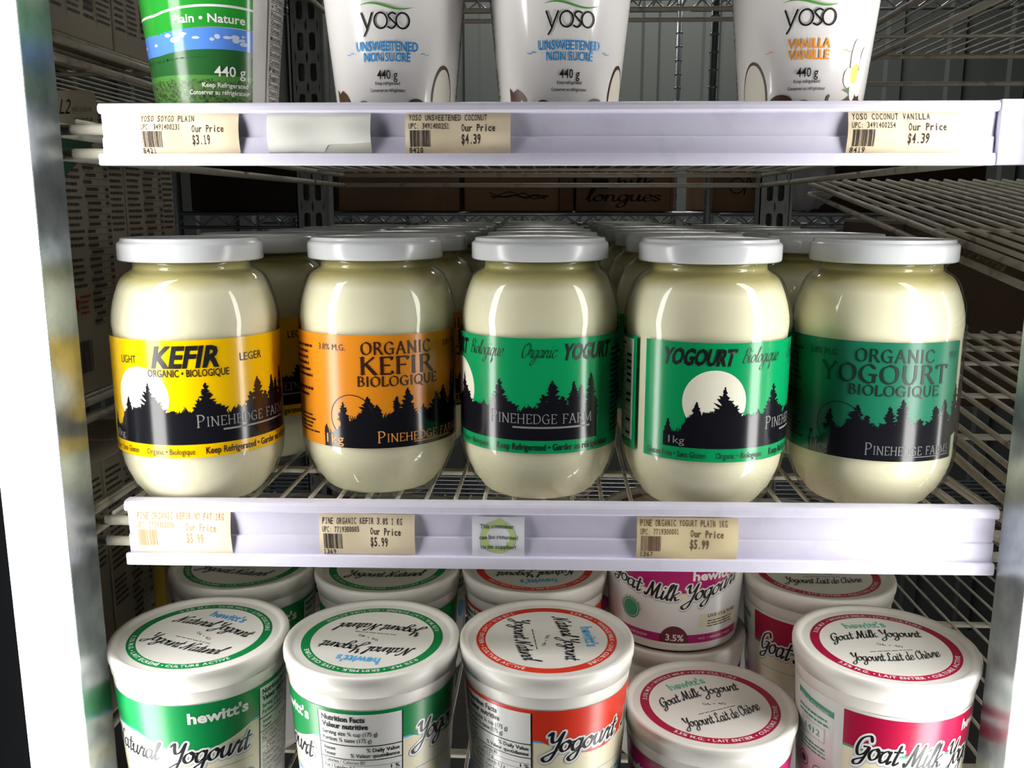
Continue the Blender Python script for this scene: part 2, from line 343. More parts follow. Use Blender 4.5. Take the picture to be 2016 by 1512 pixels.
    def lines(s, x0, x1, y0, y1, n, m, seed=0, fill=0.8, rag=0.3, lvl=2):
        """small print too fine to read: rows of word-long dashes"""
        rnd = random.Random(seed); p = (y1 - y0) / n
        for i in range(n):
            y = y1 - (i + 1) * p; x = x0; e = x1 - rnd.random() * rag * (x1 - x0)
            while x < e:
                l = min((x1 - x0) * rnd.uniform(0.06, 0.22), e - x); s.rect(x, x + l, y, y + p * 0.42, m, lvl); x += l + (x1 - x0) * 0.025
    def facts(s, x0, x1, y0, y1, n, m, seed=0, lvl=2):
        """a nutrition table: ruled rows with a word at the left and a number at the right"""
        rnd = random.Random(seed); p = (y1 - y0) / n; W = x1 - x0
        for i in range(n):
            y = y1 - (i + 1) * p; s.rect(x0, x1, y - p * .03, y + p * .03, m, lvl)
            ind = .1 * W if rnd.random() < .35 else 0
            s.rect(x0 + ind, x0 + ind + W * rnd.uniform(.3, .55), y + p * .3, y + p * .75, m, lvl)
            if rnd.random() < .7: s.rect(x1 - W * .14, x1, y + p * .3, y + p * .75, m, lvl)
    def bars(s, x0, x1, y0, y1, m, seed=0, lvl=2):
        rnd = random.Random(seed); x = x0; u = (x1 - x0) / 52
        while x < x1:
            b = rnd.choice((1, 1, 2, 2, 3)) * u; s.rect(x, min(x + b, x1), y0, y1, m, lvl); x += b + rnd.choice((1, 1, 2)) * u
    def skyline(s, x0, x1, y0, base, trees, m, seed=0, step=0.0004, lvl=2):
        """ragged row of conifers in silhouette standing on y0; trees = (x, height, half width)"""
        rnd = random.Random(seed); n = int((x1 - x0) / step); vs = []; rough = 0; bush = 0
        for i in range(n + 1):
            x = x0 + (x1 - x0) * i / n; rough = rough * .55 + rnd.uniform(-1, 1) * .0009; h = base(x) + rough
            for tx, th, tw in trees:      # bushy foot and thin trunk of each tree
                d = abs(x - tx) / tw
                if d < 1.1: h = max(h, base(x) + (th - base(x)) * .45 * max(0, 1 - d) ** .8 + rough * 1.5)
                if abs(x - tx) < .00045: h = max(h, th)
            vs += [(x, y0), (x, y0 + max(h, .0005))]
        s.tri(vs, [(2 * i, 2 * i + 2, 2 * i + 3, 2 * i + 1) for i in range(n)], m, lvl)
        for tx, th, tw in trees:          # tiers of ragged branches
            b = base(tx); k = b * .8
            if th < b + .001: continue
            while k < th:
                f = min(1, max(0, 1 - (k - b) / (th - b)))
                for sg in (-1, 1):
                    l = (tw * .95 * f ** .9 + .0006) * rnd.uniform(.45, 1.1); up = rnd.uniform(.05, .6) * l; t = rnd.uniform(.0005, .0011)
                    s.tri([(tx, y0 + k - t), (tx + sg * l * .55, y0 + k + up * .4 - t), (tx + sg * l, y0 + k + up), (tx + sg * l * .6, y0 + k + up * .6 + t), (tx, y0 + k + t)], [(0, 1, 2, 3, 4)], m, lvl)
                k += rnd.uniform(.0007, .0014)
        x = x0
        while x < x1 - .001:              # tufts along the skyline
            x += rnd.uniform(.0006, .0022); h = y0 + base(x); l = rnd.uniform(.0012, .0034); a = rnd.uniform(-.8, .8)
            if x < x1 - .002: s.tri([(x - .0006, h - .0012), (x + .0006, h - .0012), (x + a * l, h + l)], [(0, 1, 2)], m, lvl)
    def build(s, name, mp, parent=None, maxlen=0.003, eps=6e-5):
        bm = bmesh.new(); V = [bm.verts.new(v) for v in s.v]
        for f, i in s.f:
            try: q = bm.faces.new([V[k] for k in f]); q.material_index = i
            except ValueError: pass
        for _ in range(8):
            long = [e for e in bm.edges if e.calc_length() > maxlen]
            if not long: break
            bmesh.ops.subdivide_edges(bm, edges=long, cuts=1)
            big = [f for f in bm.faces if len(f.verts) > 4]
            if big: bmesh.ops.triangulate(bm, faces=big)
        for v in bm.verts: v.co = Vector(mp(v.co.x, v.co.y, v.co.z * eps))
        bad = 0
        return obj(name, bm, s.mats, parent)
def on_cyl(r): return lambda u, v, l: ((r + l) * math.sin(u / r), -(r + l) * math.cos(u / r), v)
def on_cone(r0, rf): return lambda u, v, l: ((rf(v) + l) * math.sin(u / r0), -(rf(v) + l) * math.cos(u / r0), v)

# ---------------------------------------------------------------- the cooler shell
def slab(name, *a):
    bm = bmesh.new(); box(bm, *a[:6]); return struct(obj(name, bm, a[6], smooth=False))
WALLM = mat('dark_grey_wall_panel', '6d7371', 0.55)
slab('floor', -2.2, 2.2, -0.02, 2.7, -1.25, -1.2, mat('concrete_floor', '4b4a48', 0.8, noise=(8, '3f3e3c', .4, .7)))
slab('ceiling', -2.2, 2.2, -0.02, 2.7, 1.25, 1.3, mat('cooler_ceiling', '55585a', 0.6))
bm = bmesh.new(); prof = []
x = -2.2
while x < 2.2:   # ribbed panels
    prof += [(x, 2.40), (x + .11, 2.40), (x + .118, 2.388), (x + .158, 2.388), (x + .166, 2.40)]; x += .18
A = [bm.verts.new((px, py, -1.2)) for px, py in prof]; B = [bm.verts.new((px, py, 1.25)) for px, py in prof]
for i in range(len(prof) - 1): bm.faces.new((A[i], A[i + 1], B[i + 1], B[i]))
struct(obj('wall_back', bm, WALLM, smooth=False))
slab('wall_left', -2.25, -2.2, -0.02, 2.7, -1.2, 1.25, WALLM)
slab('wall_right', 2.2, 2.25, -0.02, 2.7, -1.2, 1.25, WALLM)
# mullions: galvanised posts the door frame closes on
def mullion(name, side, xin, xout):
    bm = bmesh.new(); box(bm, min(xin, xout), max(xin, xout), -0.033, 0.0, -1.2, 1.25, 0.0015)
    return struct(obj(name, bm, GALV, smooth=False))
mullion('trim_1', -1, -0.268, -0.334)
mullion('trim_2', 1, 0.250, 0.316)
bm = bmesh.new(); box(bm, -0.3340, -0.290, -0.120, -0.0335, -1.2, 1.25, .003); struct(obj('trim_3', bm, DARKM, smooth=False))
bm = bmesh.new(); box(bm, 0.272, 0.3160, -0.120, -0.0335, -1.2, 1.25, .003); struct(obj('trim_4', bm, DARKM, smooth=False))
# lamp strips on the inner faces of the mullions
def fixture(side, xin, label):
    t = thing('strip_light', label, 'light', (xin, -0.060, 0))
    bm = bmesh.new(); a, b = sorted((-side * 0.0, side * 0.0215)); box(bm, a, b, -0.0262, 0.0262, -0.56, 0.42)
    obj('housing', bm, mat('white_lamp_housing', 'd8d8d8', 0.4), t, False)
    for y0, y1 in ((-0.0258, 0.0010), (0.0016, 0.0262)):    # two lens covers with a seam between
        bm = bmesh.new(); pr = []
        for k in range(9):
            y = y0 + (y1 - y0) * k / 8; pr.append((y, 0.0006 + 0.0016 * math.sin(pi * k / 8)))
        A = [bm.verts.new((-side * d, y, -0.56)) for y, d in pr]; B = [bm.verts.new((-side * d, y, 0.42)) for y, d in pr]
        for i in range(8): bm.faces.new((A[i], A[i + 1], B[i + 1], B[i]))
        bmesh.ops.recalc_face_normals(bm, faces=bm.faces)
        l = obj('lens', bm, LENSM, t)
    return t
def fill_fixture(x, side, label):   # added lamp strips, out of view, that brighten the side bays
    t = thing('strip_light', label, 'light', (x, -0.060, 0))
    bm = bmesh.new(); a, b = sorted((0.0, side * .006)); box(bm, a, b, -0.0250, 0.0250, -0.56, 0.42); obj('housing', bm, MATS['white_lamp_housing'], t, False)
    bm = bmesh.new(); a, b = sorted((side * .0062, side * .0080)); box(bm, a, b, -0.0240, 0.0240, -0.555, 0.415); obj('lens', bm, FARM, t, False)
FARM = emit('fill_strip_lens', (1.0, 0.97, 0.92), 11.0)
fixture(-1, -0.268, 'white glowing strip light along the galvanised post left of the jars')
fixture(1, 0.250, 'white glowing strip light along the galvanised post at the right edge')

fill_fixture(0.3165, 1, 'added unseen strip light on the far face of the right post, lighting the next bay')
mullion('trim_5', 1, 0.834, 0.900)
fill_fixture(0.8335, -1, 'added strip light on the post beyond the next bay at the right, outside the frame')
fill_fixture(-0.3345, -1, 'added unseen strip light on the far face of the left post, lighting the next bay')
# ---------------------------------------------------------------- wire shelves and price rails
def wire_shelf(label, x0, x1, z, y0=0.006, y1=0.735, slope=0.0, pitch=0.01835, xbars=(0.12, 0.36, 0.6), group=None, deep=0.013, wr=.00135):
    """z = top of the deck wires at y = 0; slope = rise towards the back"""
    t = thing('wire_shelf', label, 'shelf', (0, 0, z), 0, group)
    Z = lambda y: slope * y
    bm = bmesh.new(); n = int((x1 - x0) / pitch); off = (x1 - x0 - n * pitch) / 2
    for i in range(n + 1):
        x = x0 + off + i * pitch
        tube(bm, [(x, y0, Z(y0) - .0014), (x, y1, Z(y1) - .0014)], wr, 8)
    obj('wire_deck', bm, WIREM, t)
    for nm, y in (('front_bar', y0), ('back_bar', y1)):
        for dz in (0, -deep):
            bm = bmesh.new(); tube(bm, [(x0, y, Z(y) - .0058 + dz), (x1, y, Z(y) - .0058 + dz)], .003, 10); obj(nm, bm, WIREM, t)
    for x in (x0, x1):
        for dz in (0, -deep):
            bm = bmesh.new(); tube(bm, [(x, y0, Z(y0) - .0058 + dz), (x, y1, Z(y1) - .0058 + dz)], .003, 10); obj('side_bar', bm, WIREM, t)
    for y in xbars:
        bm = bmesh.new(); box(bm, x0, x1, y - .004, y + .004, Z(y) - .0062, Z(y) - .0030, .0008); obj('cross_bar', bm, WIREM, t)
    return t
g = 'wire shelves in the cooler'
wire_shelf('white wire shelf under the tapered cups, behind the upper price rail', -0.285, 0.268, 0.2262, 0.012)
wire_shelf('white wire shelf carrying the glass jars', -0.285, 0.272, -0.0004, 0.012)
wire_shelf('white wire shelf under the yogurt tubs at the bottom', -0.285, 0.272, -0.2204, 0.012)
wire_shelf('empty white wire shelf above the tapered cups', -0.285, 0.268, 0.432, 0.012)
wire_shelf('white wire shelf on the left carrying the upper row of printed cartons', -0.95, -0.36, 0.303, 0.03)
wire_shelf('white wire shelf on the left carrying the cartons beside the yellow jar', -0.95, -0.36, 0.036, 0.03)
wire_shelf('white wire shelf at lower left under the tilted carton row', -0.95, -0.36, -0.2204, 0.03)
wire_shelf('sloping white wire shelf right of the dark green jar lid', 0.33, 0.93, 0.1225, 0.03, slope=.126, wr=.0021, xbars=(.16, .33, .5))
wire_shelf('sloping white wire shelf right of the dark green jar, below eye level', 0.292, 0.93, 0.003, 0.03, .47, slope=.105, wr=.0021, xbars=(.16, .26, .36))
wire_shelf('level white wire shelf at lower right behind the galvanised post', 0.292, 0.93, -0.2204, 0.03)
wire_shelf('white wire shelf at top right seen from below', 0.33, 0.93, 0.372, 0.03, deep=.033)
def price_rail(label, x0, x1, z, H, tilt, endcap=None):
    t = thing('price_rail', label, 'price rail', (0, 0, z), 0); t.rotation_euler = (0, tilt, 0)
    a, b = -.165 * H, -.835 * H
    pr = [(.0085, 0), (.0025, 0), (.0010, -.0006), (.0000, -.0020), (.0000, a + .0012), (.0012, a), (.0040, a - .0004), (.0046, -.54 * H), (.0034, -.56 * H), (.0034, b + .0002), (.0010, b), (.0, b - .0010), (-.0002, -H + .0015), (.0012, -H), (.0085, -H)]
    bm = bmesh.new(); extrude_x(bm, pr, x0, endcap or x1); sharpen(obj('channel', bm, RAILM, t), 30)
    bm = bmesh.new(); box(bm, x0 - .0014, (endcap or x1) , -.0004, .0025, -H - .0004, b + .0006, .0008); obj('lower_lip', bm, RAILM, t)
    if endcap:
        bm = bmesh.new(); box(bm, endcap + .0006, x1, -.0004, .0088, -H, .0004, .0006); obj('end_cap', bm, RAILM, t)
    bm = bmesh.new()
    box(bm, x0 + .02, x1 - .02, .0085, .0100, -.012, -.004); obj('mounting_strip', bm, RAILM, t)
    return t
TOPZ, TOPH, MIDZ, MIDH = 0.2333, 0.0325, 0.0116, 0.0390
price_rail('upper lavender-white price rail under the tapered cups', -0.2475, 0.2480, TOPZ, TOPH, 0.0007, 0.2275)
price_rail('middle lavender-white price rail under the glass jars', -0.2510, 0.2490, MIDZ, MIDH, -0.0076)

def tag_sheet(name, label, x0, x1, z0, z1, draw, base=PAPER, bow=0.0022, group='price tags in the rails', cat='price tag', curl=0.0, rot=0.0):
    s = Sheet(); W, H = x1 - x0, z1 - z0
    s.grid(0, W, 0, H, base, 10, 8); s.f = s.f
    draw(s, W, H)
    def mp(u, v, l):
        k = v / H
        y = .0030 - bow * math.sin(pi * min(max(k, 0), 1)) - .0007 * math.sin(3 * pi * u / W) * math.sin(pi * k)
        if curl and k < .28: y -= curl * ((.28 - k) / .28) * (1.2 - abs(2 * u / W - 1))
        return (x0 + u, y - l, z0 + v)
    o = s.build(name, mp, None, .0018, 5e-5)
    o.location = (0, 0, 0); o.rotation_euler = (0, rot, 0)
    tag(o, label, cat, group); return o
def price(title, upc, amount, code, inkm=TAGINK, low=0.0, top=1.0, barseed=1, codeh=True, tx=1.0):
    def d(s, W, H):
        X = lambda f: f * W; Y = lambda f: H * f - low * H
        s.mono(title, X(.03), X(.78 * tx), Y(.80), .145 * H, inkm, .012)
        s.mono('UPC: ' + upc, X(.03), X(.42), Y(.605), .135 * H, inkm, 0.005)
        s.mono('Our Price', X(.53), X(.86), Y(.545), .17 * H, inkm, .016)
        s.mono('$' + amount, X(.53), X(.72), Y(.25), .225 * H, inkm, .02)
        s.bars(X(.045), X(.24), Y(.18), Y(.57), inkm, barseed)
        if codeh: s.mono(code, X(.03), X(.17), Y(.035), .125 * H, inkm, .016)
    return d
tag_sheet('price_tag', 'cream price tag at far left of the upper rail, price 3.19', -.2266, -.1712, .2064, .2280, price('YOSO SOYGO PLAIN', '3491400231', '3.19', '8421', barseed=3, tx=.72))
def blank(s, W, H):   # the torn face layer leaves a ragged edge along the bottom
    rnd = random.Random(4); top = [(W * i / 24, H * (.05 + .02 * rnd.random() + (0 if i < 14 else .16 + .05 * (i - 14) / 10))) for i in range(25)]
    s.poly([(0, H), *[(x, y) for x, y in top], (W, H)], WHITEP, 5)
tag_sheet('price_tag', 'blank white tag with a torn lower edge in the upper rail', -.1556, -.0995, .2066, .2284, blank, base=mat('grey_paper', 'cfcdc0', .8), bow=.0030)
tag_sheet('price_tag', 'cream price tag under the blue-lettered cups, mid upper rail, price 4.39', -.0810, -.0248, .2064, .2281, price('YOSO UNSWEETENED COCONUT', '3491400251', '4.39', '8420', barseed=5))
tag_sheet('price_tag', 'cream price tag under the vanilla cup, right on the upper rail, price 4.39', .1513, .2096, .2062, .2279, price('YOSO COCONUT VANILLA', '3491400254', '4.39', '8419', barseed=7, tx=.92), bow=.0026)
tag_sheet('price_tag', 'faded sun-bleached price tag at the left end of the middle rail', -.2464, -.1887, -.0225, .0038, price('PINE ORGANIC KEFIR NO FAT 1KG', '7719300006', '5.99', '1370', TAGFADE, barseed=9, tx=1.2, codeh=False), base=mat('faded_tag_paper', 'ecdcc0', .75), rot=0)
tag_sheet('price_tag', 'crisp cream price tag in the middle rail under the orange jar, price 5.99', -.1363, -.0803, -.0212, .0035, price('PINE ORGANIC KEFIR 3.8% 1 KG', '7719300005', '5.99', '1369', barseed=11, low=.04, tx=1.12), bow=.0016)
tag_sheet('price_tag', 'curling worn price tag in the middle rail under the green moon jar', .0480, .1054, -.0198, .0045, price('PINE ORGANIC YOGURT PLAIN 1KG', '7719300001', '5.99', '1367', TAGHALF, barseed=13, tx=1.15), curl=.0016, base=mat('yellowed_tag_paper', 'dccba0', .75))
def recyc(s, W, H):
    G = mat('ink_pale_green', 'b9cf86', .6)
    s.ring(W / 2, H / 2, .28 * H, .42 * H, G, 3, 48)
    for a in (90, 210, 330):
        c = Vector((W / 2, H / 2)) + Vector((math.cos(math.radians(a)), math.sin(math.radians(a)))) * .35 * H
        d = Vector((math.sin(math.radians(a)), -math.cos(math.radians(a)))); n = Vector((d.y, -d.x))
        s.tri([tuple(c + n * .14 * H), tuple(c - n * .14 * H), tuple(c + d * .17 * H)], [(0, 1, 2)], G, 4)
    for t, y, a, b in (('This container', .72, .15, .80), ('can be returned', .45, .14, .88), ('to its supplier!', .20, .16, .84)):
        s.text(t, a * W, b * W, y * H, .105 * H, GREY, .012, lvl=6)
tag_sheet('sticker', 'white sticker with a pale green recycling arrow in the middle rail', -.0469, -.0166, -.0210, .0030, recyc, base=mat('sticker_paper', 'e8e9ee', .5), bow=.0008, group=None, cat='sticker')

# ---------------------------------------------------------------- glass jars
JR = .0497; V0, VH = .0361, .0685
deg = lambda a: math.radians(a) * JR
Vf = lambda f: V0 + VH * f
GPROF = [(0, .0016), (.026, .0018), (.032, .0004), (.0350, .0006), (.0375, .0026), (.0400, .0062), (.0435, .0132), (.0470, .0212), (.0486, .0262), (.0494, .0310), (.0496, .0345), (.0496, .0370), (.0496, .1040), (.0497, .1060), (.0500, .1095), (.0501, .1125), (.0496, .1172), (.0485, .1229), (.0468, .1285), (.0448, .1338), (.0428, .1374), (.0405, .1396), (.0378, .1411), (.0361, .1424), (.0356, .1438), (.0360, .1448), (.0370, .1458), (.0373, .1466), (.0370, .1474), (.0356, .1484), (.0354, .1560)]
YPROF = [(0, .0040)] + [(r - .0019, z + (.0026 if z < .01 else 0)) for r, z in GPROF[3:24]] + [(.0340, .1430), (.0338, .1472), (0, .1474)]
LPROF = [(.0385, .1478), (.0405, .1474), (.0415, .1478), (.0420, .1486), (.0421, .1562), (.0419, .1574), (.0412, .1582), (.0404, .1586), (.0401, .1592), (.0400, .1600), (.0396, .1606), (.0389, .1606), (.0380, .1601), (.0362, .1599), (.0080, .1599), (.0070, .1601), (0, .1601)]
def neckshademat():   # thick-glass shading at the neck, painted into the yogurt as an olive gradient
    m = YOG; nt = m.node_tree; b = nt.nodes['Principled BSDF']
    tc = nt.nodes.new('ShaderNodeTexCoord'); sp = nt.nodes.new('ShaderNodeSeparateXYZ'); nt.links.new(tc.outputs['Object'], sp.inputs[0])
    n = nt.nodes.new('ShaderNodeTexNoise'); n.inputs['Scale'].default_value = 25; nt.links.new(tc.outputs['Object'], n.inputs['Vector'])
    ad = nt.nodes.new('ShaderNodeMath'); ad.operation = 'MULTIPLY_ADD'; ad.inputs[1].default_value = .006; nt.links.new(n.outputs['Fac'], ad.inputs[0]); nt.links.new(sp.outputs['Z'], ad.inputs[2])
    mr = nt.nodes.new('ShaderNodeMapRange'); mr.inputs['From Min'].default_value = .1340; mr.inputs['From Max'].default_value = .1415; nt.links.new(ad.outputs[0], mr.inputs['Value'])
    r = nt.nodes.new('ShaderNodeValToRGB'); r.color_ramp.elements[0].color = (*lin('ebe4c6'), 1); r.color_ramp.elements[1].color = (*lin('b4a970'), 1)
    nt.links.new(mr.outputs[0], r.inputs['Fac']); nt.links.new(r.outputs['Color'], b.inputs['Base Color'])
neckshademat()
def jar_parts(t, lab, small=False):
    obj('glass', lathe(GPROF), GLASS, t)
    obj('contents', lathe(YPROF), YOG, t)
    sharpen(obj('lid', lathe(LPROF), LIDM, t), 50)
    lab(t)
rnd = random.Random(11)
def hills(x): return .0165 + .003 * math.sin(x * 140) + .0015 * math.sin(x * 390 + 1)
def wide_design(base, word1, word2, small1, small2, silver=SILV):
    """label with a moon over conifers, wrapped nearly all the way round"""
    def lab(t):
        s = Sheet(); s.grid(deg(-42), deg(308), Vf(0), Vf(1), base, 90, 3)
        # table of nutrition facts on the far side
        s.rect(deg(243), deg(304), Vf(.08), Vf(.97), MOONW, 1); s.facts(deg(246), deg(301), Vf(.1), Vf(.85), 13, DKGR, 3); s.lines(deg(246), deg(301), Vf(.86), Vf(.95), 2, DKGR, 5)
        s.ell(deg(7.5), Vf(.51), .0182, .0182, MOONW, 1)
        T = [(deg(a), Vf(f) - Vf(.115), w) for a, f, w in ((-23, .35, .0024), (-4, .50, .0035), (4, .42, .006), (14, .63, .0085), (19, .50, .007), (30, .40, .006), (47, .50, .005), (52, .63, .0075), (60, .45, .006), (70, .36, .005), (83, .52, .0055), (89, .64, .008), (96, .50, .006), (104, .62, .006), (110, .58, .006), (118, .68, .0065))]
        x0, x1 = deg(-26), deg(124)
        def bs(x): return .0085 + (.010 if x > deg(-8) else .010 * max(0, (x - deg(-15)) / deg(7))) + (.0015 * math.sin(x * 420) if x > deg(-10) else 0)
        s.skyline(x0, x1, Vf(.115), bs, T, JBLK, 3)
        word1(s); word2(s)
        s.text('1kg', deg(-22), deg(-11), Vf(.145), .0042, silver, .0, lvl=4)
        s.strokes('PINEHEDGE FARM', SER, deg(45), deg(118), Vf(.265), .0056, silver, .11, .045, lvl=4, serif=True, lead=1.3, space=.1)
        s.rect(deg(62), deg(117), Vf(.222), Vf(.238), silver, 4)
        z = Vf(.03); h = .0035
        s.text('Gluten Free • Sans Gluten', deg(-38.5), deg(3), z, h, small2, .0, lvl=4)
        s.text('Organic • Biologique', deg(10), deg(43), z, h, small2, .0, lvl=4)
        s.text('Keep Refrigerated • Garder au réfrigérateur', deg(50), deg(136), z, h * 1.1, small2, .02, lvl=4)
        s.lines(deg(140), deg(236), Vf(.12), Vf(.9), 16, small2, 8, lvl=3)
        s.build('paper_label', on_cyl(JR), t)
    return lab
def brush(t, a0, a1, f0, f1, m=BLACK, bold=.036): return lambda s: s.text(t, deg(a0), deg(a1), Vf(f0), VH * (f1 - f0), m, bold, .22, 4)
def yel1(s):
    brush('KEFIR', 18, 62, .775, .945)(s)
    s.text('ORGANIC • BIOLOGIQUE', deg(15), deg(68), Vf(.695), .0041, BLACK, .015, lvl=4)
def yel2(s):
    s.text('LIGHT', deg(-8), deg(6), Vf(.80), .0045, DKGR, .0, lvl=4); s.text('LEGER', deg(76), deg(94), Vf(.80), .0045, DKGR, .005, lvl=4)
yellow_label = wide_design(YELLOW, yel1, yel2, 0, DKBR)
def gr1(s):
    brush('YOGOURT', -29, 19, .815, .945)(s); s.strokes('Biologique', SCR, deg(24), deg(54), Vf(.835), .0046, BLACK, .12, .05, .35, 4)
def gr2(s):
    s.strokes('Organic', SCR, deg(67), deg(91), Vf(.835), .0046, BLACK, .12, .05, .35, 4); brush('YOGURT', 95, 136, .815, .945)(s)
green_label = wide_design(GREEN, gr1, gr2, 0, DKGR, ink('dim_silver', '8a8a88', .4))
def tall_design(base, big, inkm, name_ink, bigw, side=True, lightm=None):
    def lab(t):
        s = Sheet(); s.grid(deg(-172), deg(78 if side else 64), Vf(0), Vf(1), base, 70, 3)
        if not side: pass
        s.strokes('ORGANIC', SER, deg(-12), deg(40), Vf(.835), VH * .105, inkm, .17, .07, lvl=4, serif=True, space=.12)
        s.strokes(big, SER, deg(bigw[0]), deg(bigw[1]), Vf(.66), VH * .15, inkm, .17, .07, lvl=4, serif=True, space=.12)
        s.strokes('BIOLOGIQUE', SER, deg(-15), deg(45), Vf(.555), VH * .085, inkm, .17, .08, lvl=4, serif=True, space=.1)
        s.ring(deg(-20), Vf(.28), .0131, .0137, inkm, 2, 64)
        T = [(deg(a), VH * f, w) for a, f, w in ((-40, .2, .002), (-26, .40, .004), (-8, .46, .008), (-2, .38, .006), (12, .46, .006), (20, .52, .008), (32, .36, .006), (44, .46, .008), (52, .50, .008), (64, .62, .007), (70, .66, .007))]
        def bs(x): return .0090 + (.0092 if x > deg(-27) else 0) + .0014 * math.sin(x * 420)
        s.skyline(deg(-42), deg(76 if side else 62), Vf(0.0), bs, T, JBLK, 6)
        s.text('1kg', deg(-40), deg(-26), Vf(.035), .0056, name_ink, .0, lvl=4)
        s.strokes('PINEHEDGE FARMS', SER, deg(-2), deg(72 if side else 58), Vf(.055), .0050, name_ink, .12, .05, lvl=4, serif=True, lead=1.4, space=.1)
        s.rect(deg(24), deg(60), Vf(.035), Vf(.042), name_ink, 4)
        s.text('3.8% M.G.', deg(-45), deg(-23), Vf(.865), .0036, inkm, .0, lvl=4); s.text('3.8% M.F.', deg(52), deg(70 if side else 60), Vf(.865), .0036, inkm, .0, lvl=4)
        s.lines(deg(-84), deg(-50), Vf(.60), Vf(.92), 6, inkm, 4, lvl=3); s.lines(deg(-84), deg(-52), Vf(.42), Vf(.54), 2, inkm, 14, lvl=3); s.lines(deg(-84), deg(-46), Vf(.10), Vf(.28), 5, inkm, 6, lvl=3)
        s.lines(deg(-165), deg(-92), Vf(.08), Vf(.92), 15, inkm, 9, lvl=3)
        s.build('paper_label', on_cyl(JR), t)
    return lab
orange_label = tall_design(ORANGE, 'KEFIR', DKBR, ORGL, (-13, 42))
teal_label = tall_design(TEAL, 'YOGOURT', DKGR, ink('grey_on_black', '6c706f', .4), (-34, 52), False)
JG = 'glass jars on the middle shelf'
def jar(nm, cat, label, loc, rz, lab):
    t = thing(nm, label, cat, loc, math.radians(rz), JG); jar_parts(t, lab); return t
jars = [jar('kefir_jar', 'jar', 'front glass jar with a yellow label, leftmost on the middle shelf', (-.2206, .0493, 0), -27, yellow_label),
        jar('kefir_jar', 'jar', 'front glass jar with an orange label', (-.1136, .0770, 0), 11, orange_label),
        jar('yogurt_jar', 'jar', 'front glass jar with a bright green label showing trees, in the middle of the shelf', (-.0099, .0703, 0), -79, green_label),
        jar('yogurt_jar', 'jar', 'front glass jar whose green label shows a pale moon over trees', (.0917, .0570, 0), -9.5, green_label),
        jar('yogurt_jar', 'jar', 'front glass jar with a dull dark green label, rightmost on the middle shelf', (.1958, .0638, 0), -19, teal_label)]
ORD = ['second', 'third', 'fourth', 'fifth', 'sixth', 'seventh']
rows = [('yellow-label', [(-.212, .152), (-.1965, .254), (-.1965, .356), (-.1955, .458)], (-40, 35, 100, 10)),
        ('orange-label', [(-.108, .186), (-.1075, .305), (-.1085, .407), (-.110, .509), (-.113, .611)], (20, 120, 60, 0, 200)),
        ('green tree-label', [(-.010, .180), (-.011, .286), (-.014, .392), (-.018, .498), (-.023, .604), (-.028, .708)], (40, 150, -20, 100, 10, 60)),
        ('green moon-label', [(.0925, .168), (.0915, .276), (.0885, .384), (.086, .490), (.085, .596), (.083, .702)], (60, 20, 150, 200, 10, 30)),
        ('dark green-label', [(.1930, .174), (.1925, .288), (.1925, .400), (.186, .512)], (25, 80, 10, 130))]
for (nm, pts, rots), j in zip(rows, jars):
    for (x, y), r, o in zip(pts, rots, ORD):
        dup(j, (x, y, 0), math.radians(r), f'white-lidded jar, {o} back in the row behind the {nm} front jar', JG)

# ---------------------------------------------------------------- yogurt tubs on the bottom shelf
HT, HS = .137, .091
def tub_body(t, h, slope=.062):
    rt = .0513
    rf = lambda z: rt - slope * (h - .021 - z)
    pr = [(0, .003), (rf(0) - .003, .003), (rf(0) - .002, 0), (rf(0) - .0004, .0004), (rf(0), .002), (rf(h - .021), h - .021), (rt + .0004, h - .0205), (rt + .0010, h - .012), (rt + .0012, h - .008), (rt - .003, h - .006)]
    obj('cup', lathe(pr), TUBW, t); return rf
def tub_lid(t, h, ringm, art, rot, blobs=0):
    pr = [(.0520, h - .0125), (.0530, h - .0128), (.0535, h - .0070), (.0542, h - .0060), (.0543, h - .0030), (.0540, h - .0010), (.0535, h - .0001), (.0515, h), (.0500, h - .0006), (.0490, h - .0018), (.0480, h - .0022), (0, h - .0022)]
    l = obj('lid', lathe(pr, 96), TUBW, t)
    s = Sheet(); s.ring(0, 0, .0380, .0436, ringm, 1, 96); art(s)
    a = math.radians(rot); c, q = math.cos(a), math.sin(a)
    s.build('lid_print', lambda u, v, lv: (u * c - v * q, u * q + v * c, h - .00215 + lv), l, .02, 3e-5)
def lid_art(brand, l1, l2, r1, r2, tw=.40):
    def art(s):
        def bend(k, y0): return lambda x, y: (x, y - k * (x / .03) ** 2 + 0)
        s.textc("hewitt's", 0.0, .027, .0235, .0072, brand, bold=.035, lvl=3)
        for mm, ww, lv, dd in ((LGRY, .30, 3, -.0006), (BLACK, .22, 5, 0)):
            s.strokes(l1, SCR, -.0300, .0280, .0105 + dd, .0052, mm, ww, .10, .3, lv, bend(.003, 0))
            s.strokes(l2, SCR, -.0285, .0265, -.0195 + dd, .0052, mm, ww, .10, .3, lv, bend(-.0035, 0))
        s.lines(-.013, .014, -.0078, -.0062, 1, GREY, 3, rag=.0); s.text('06 • 40', -.004, .010, -.001, .0026, GREY, .0, lvl=3, xf=lambda x, y: (x, y - .35 * x))
        s.arc(r1, 0, 0, .0393, .0026, PURE, 90, lvl=3, span=120); s.arc(r2, 0, 0, .0393, .0026, PURE, 270, lvl=3, inside=True, span=130)
    return art
ART_N = lid_art(TBLU, 'Natural Yogourt', 'Yogourt Naturel', '0.3% M.F. • SKIM MILK • LIVE CULTURE', '0.3% M.G. • LAIT ÉCRÉMÉ • CULTURE ACTIVE')
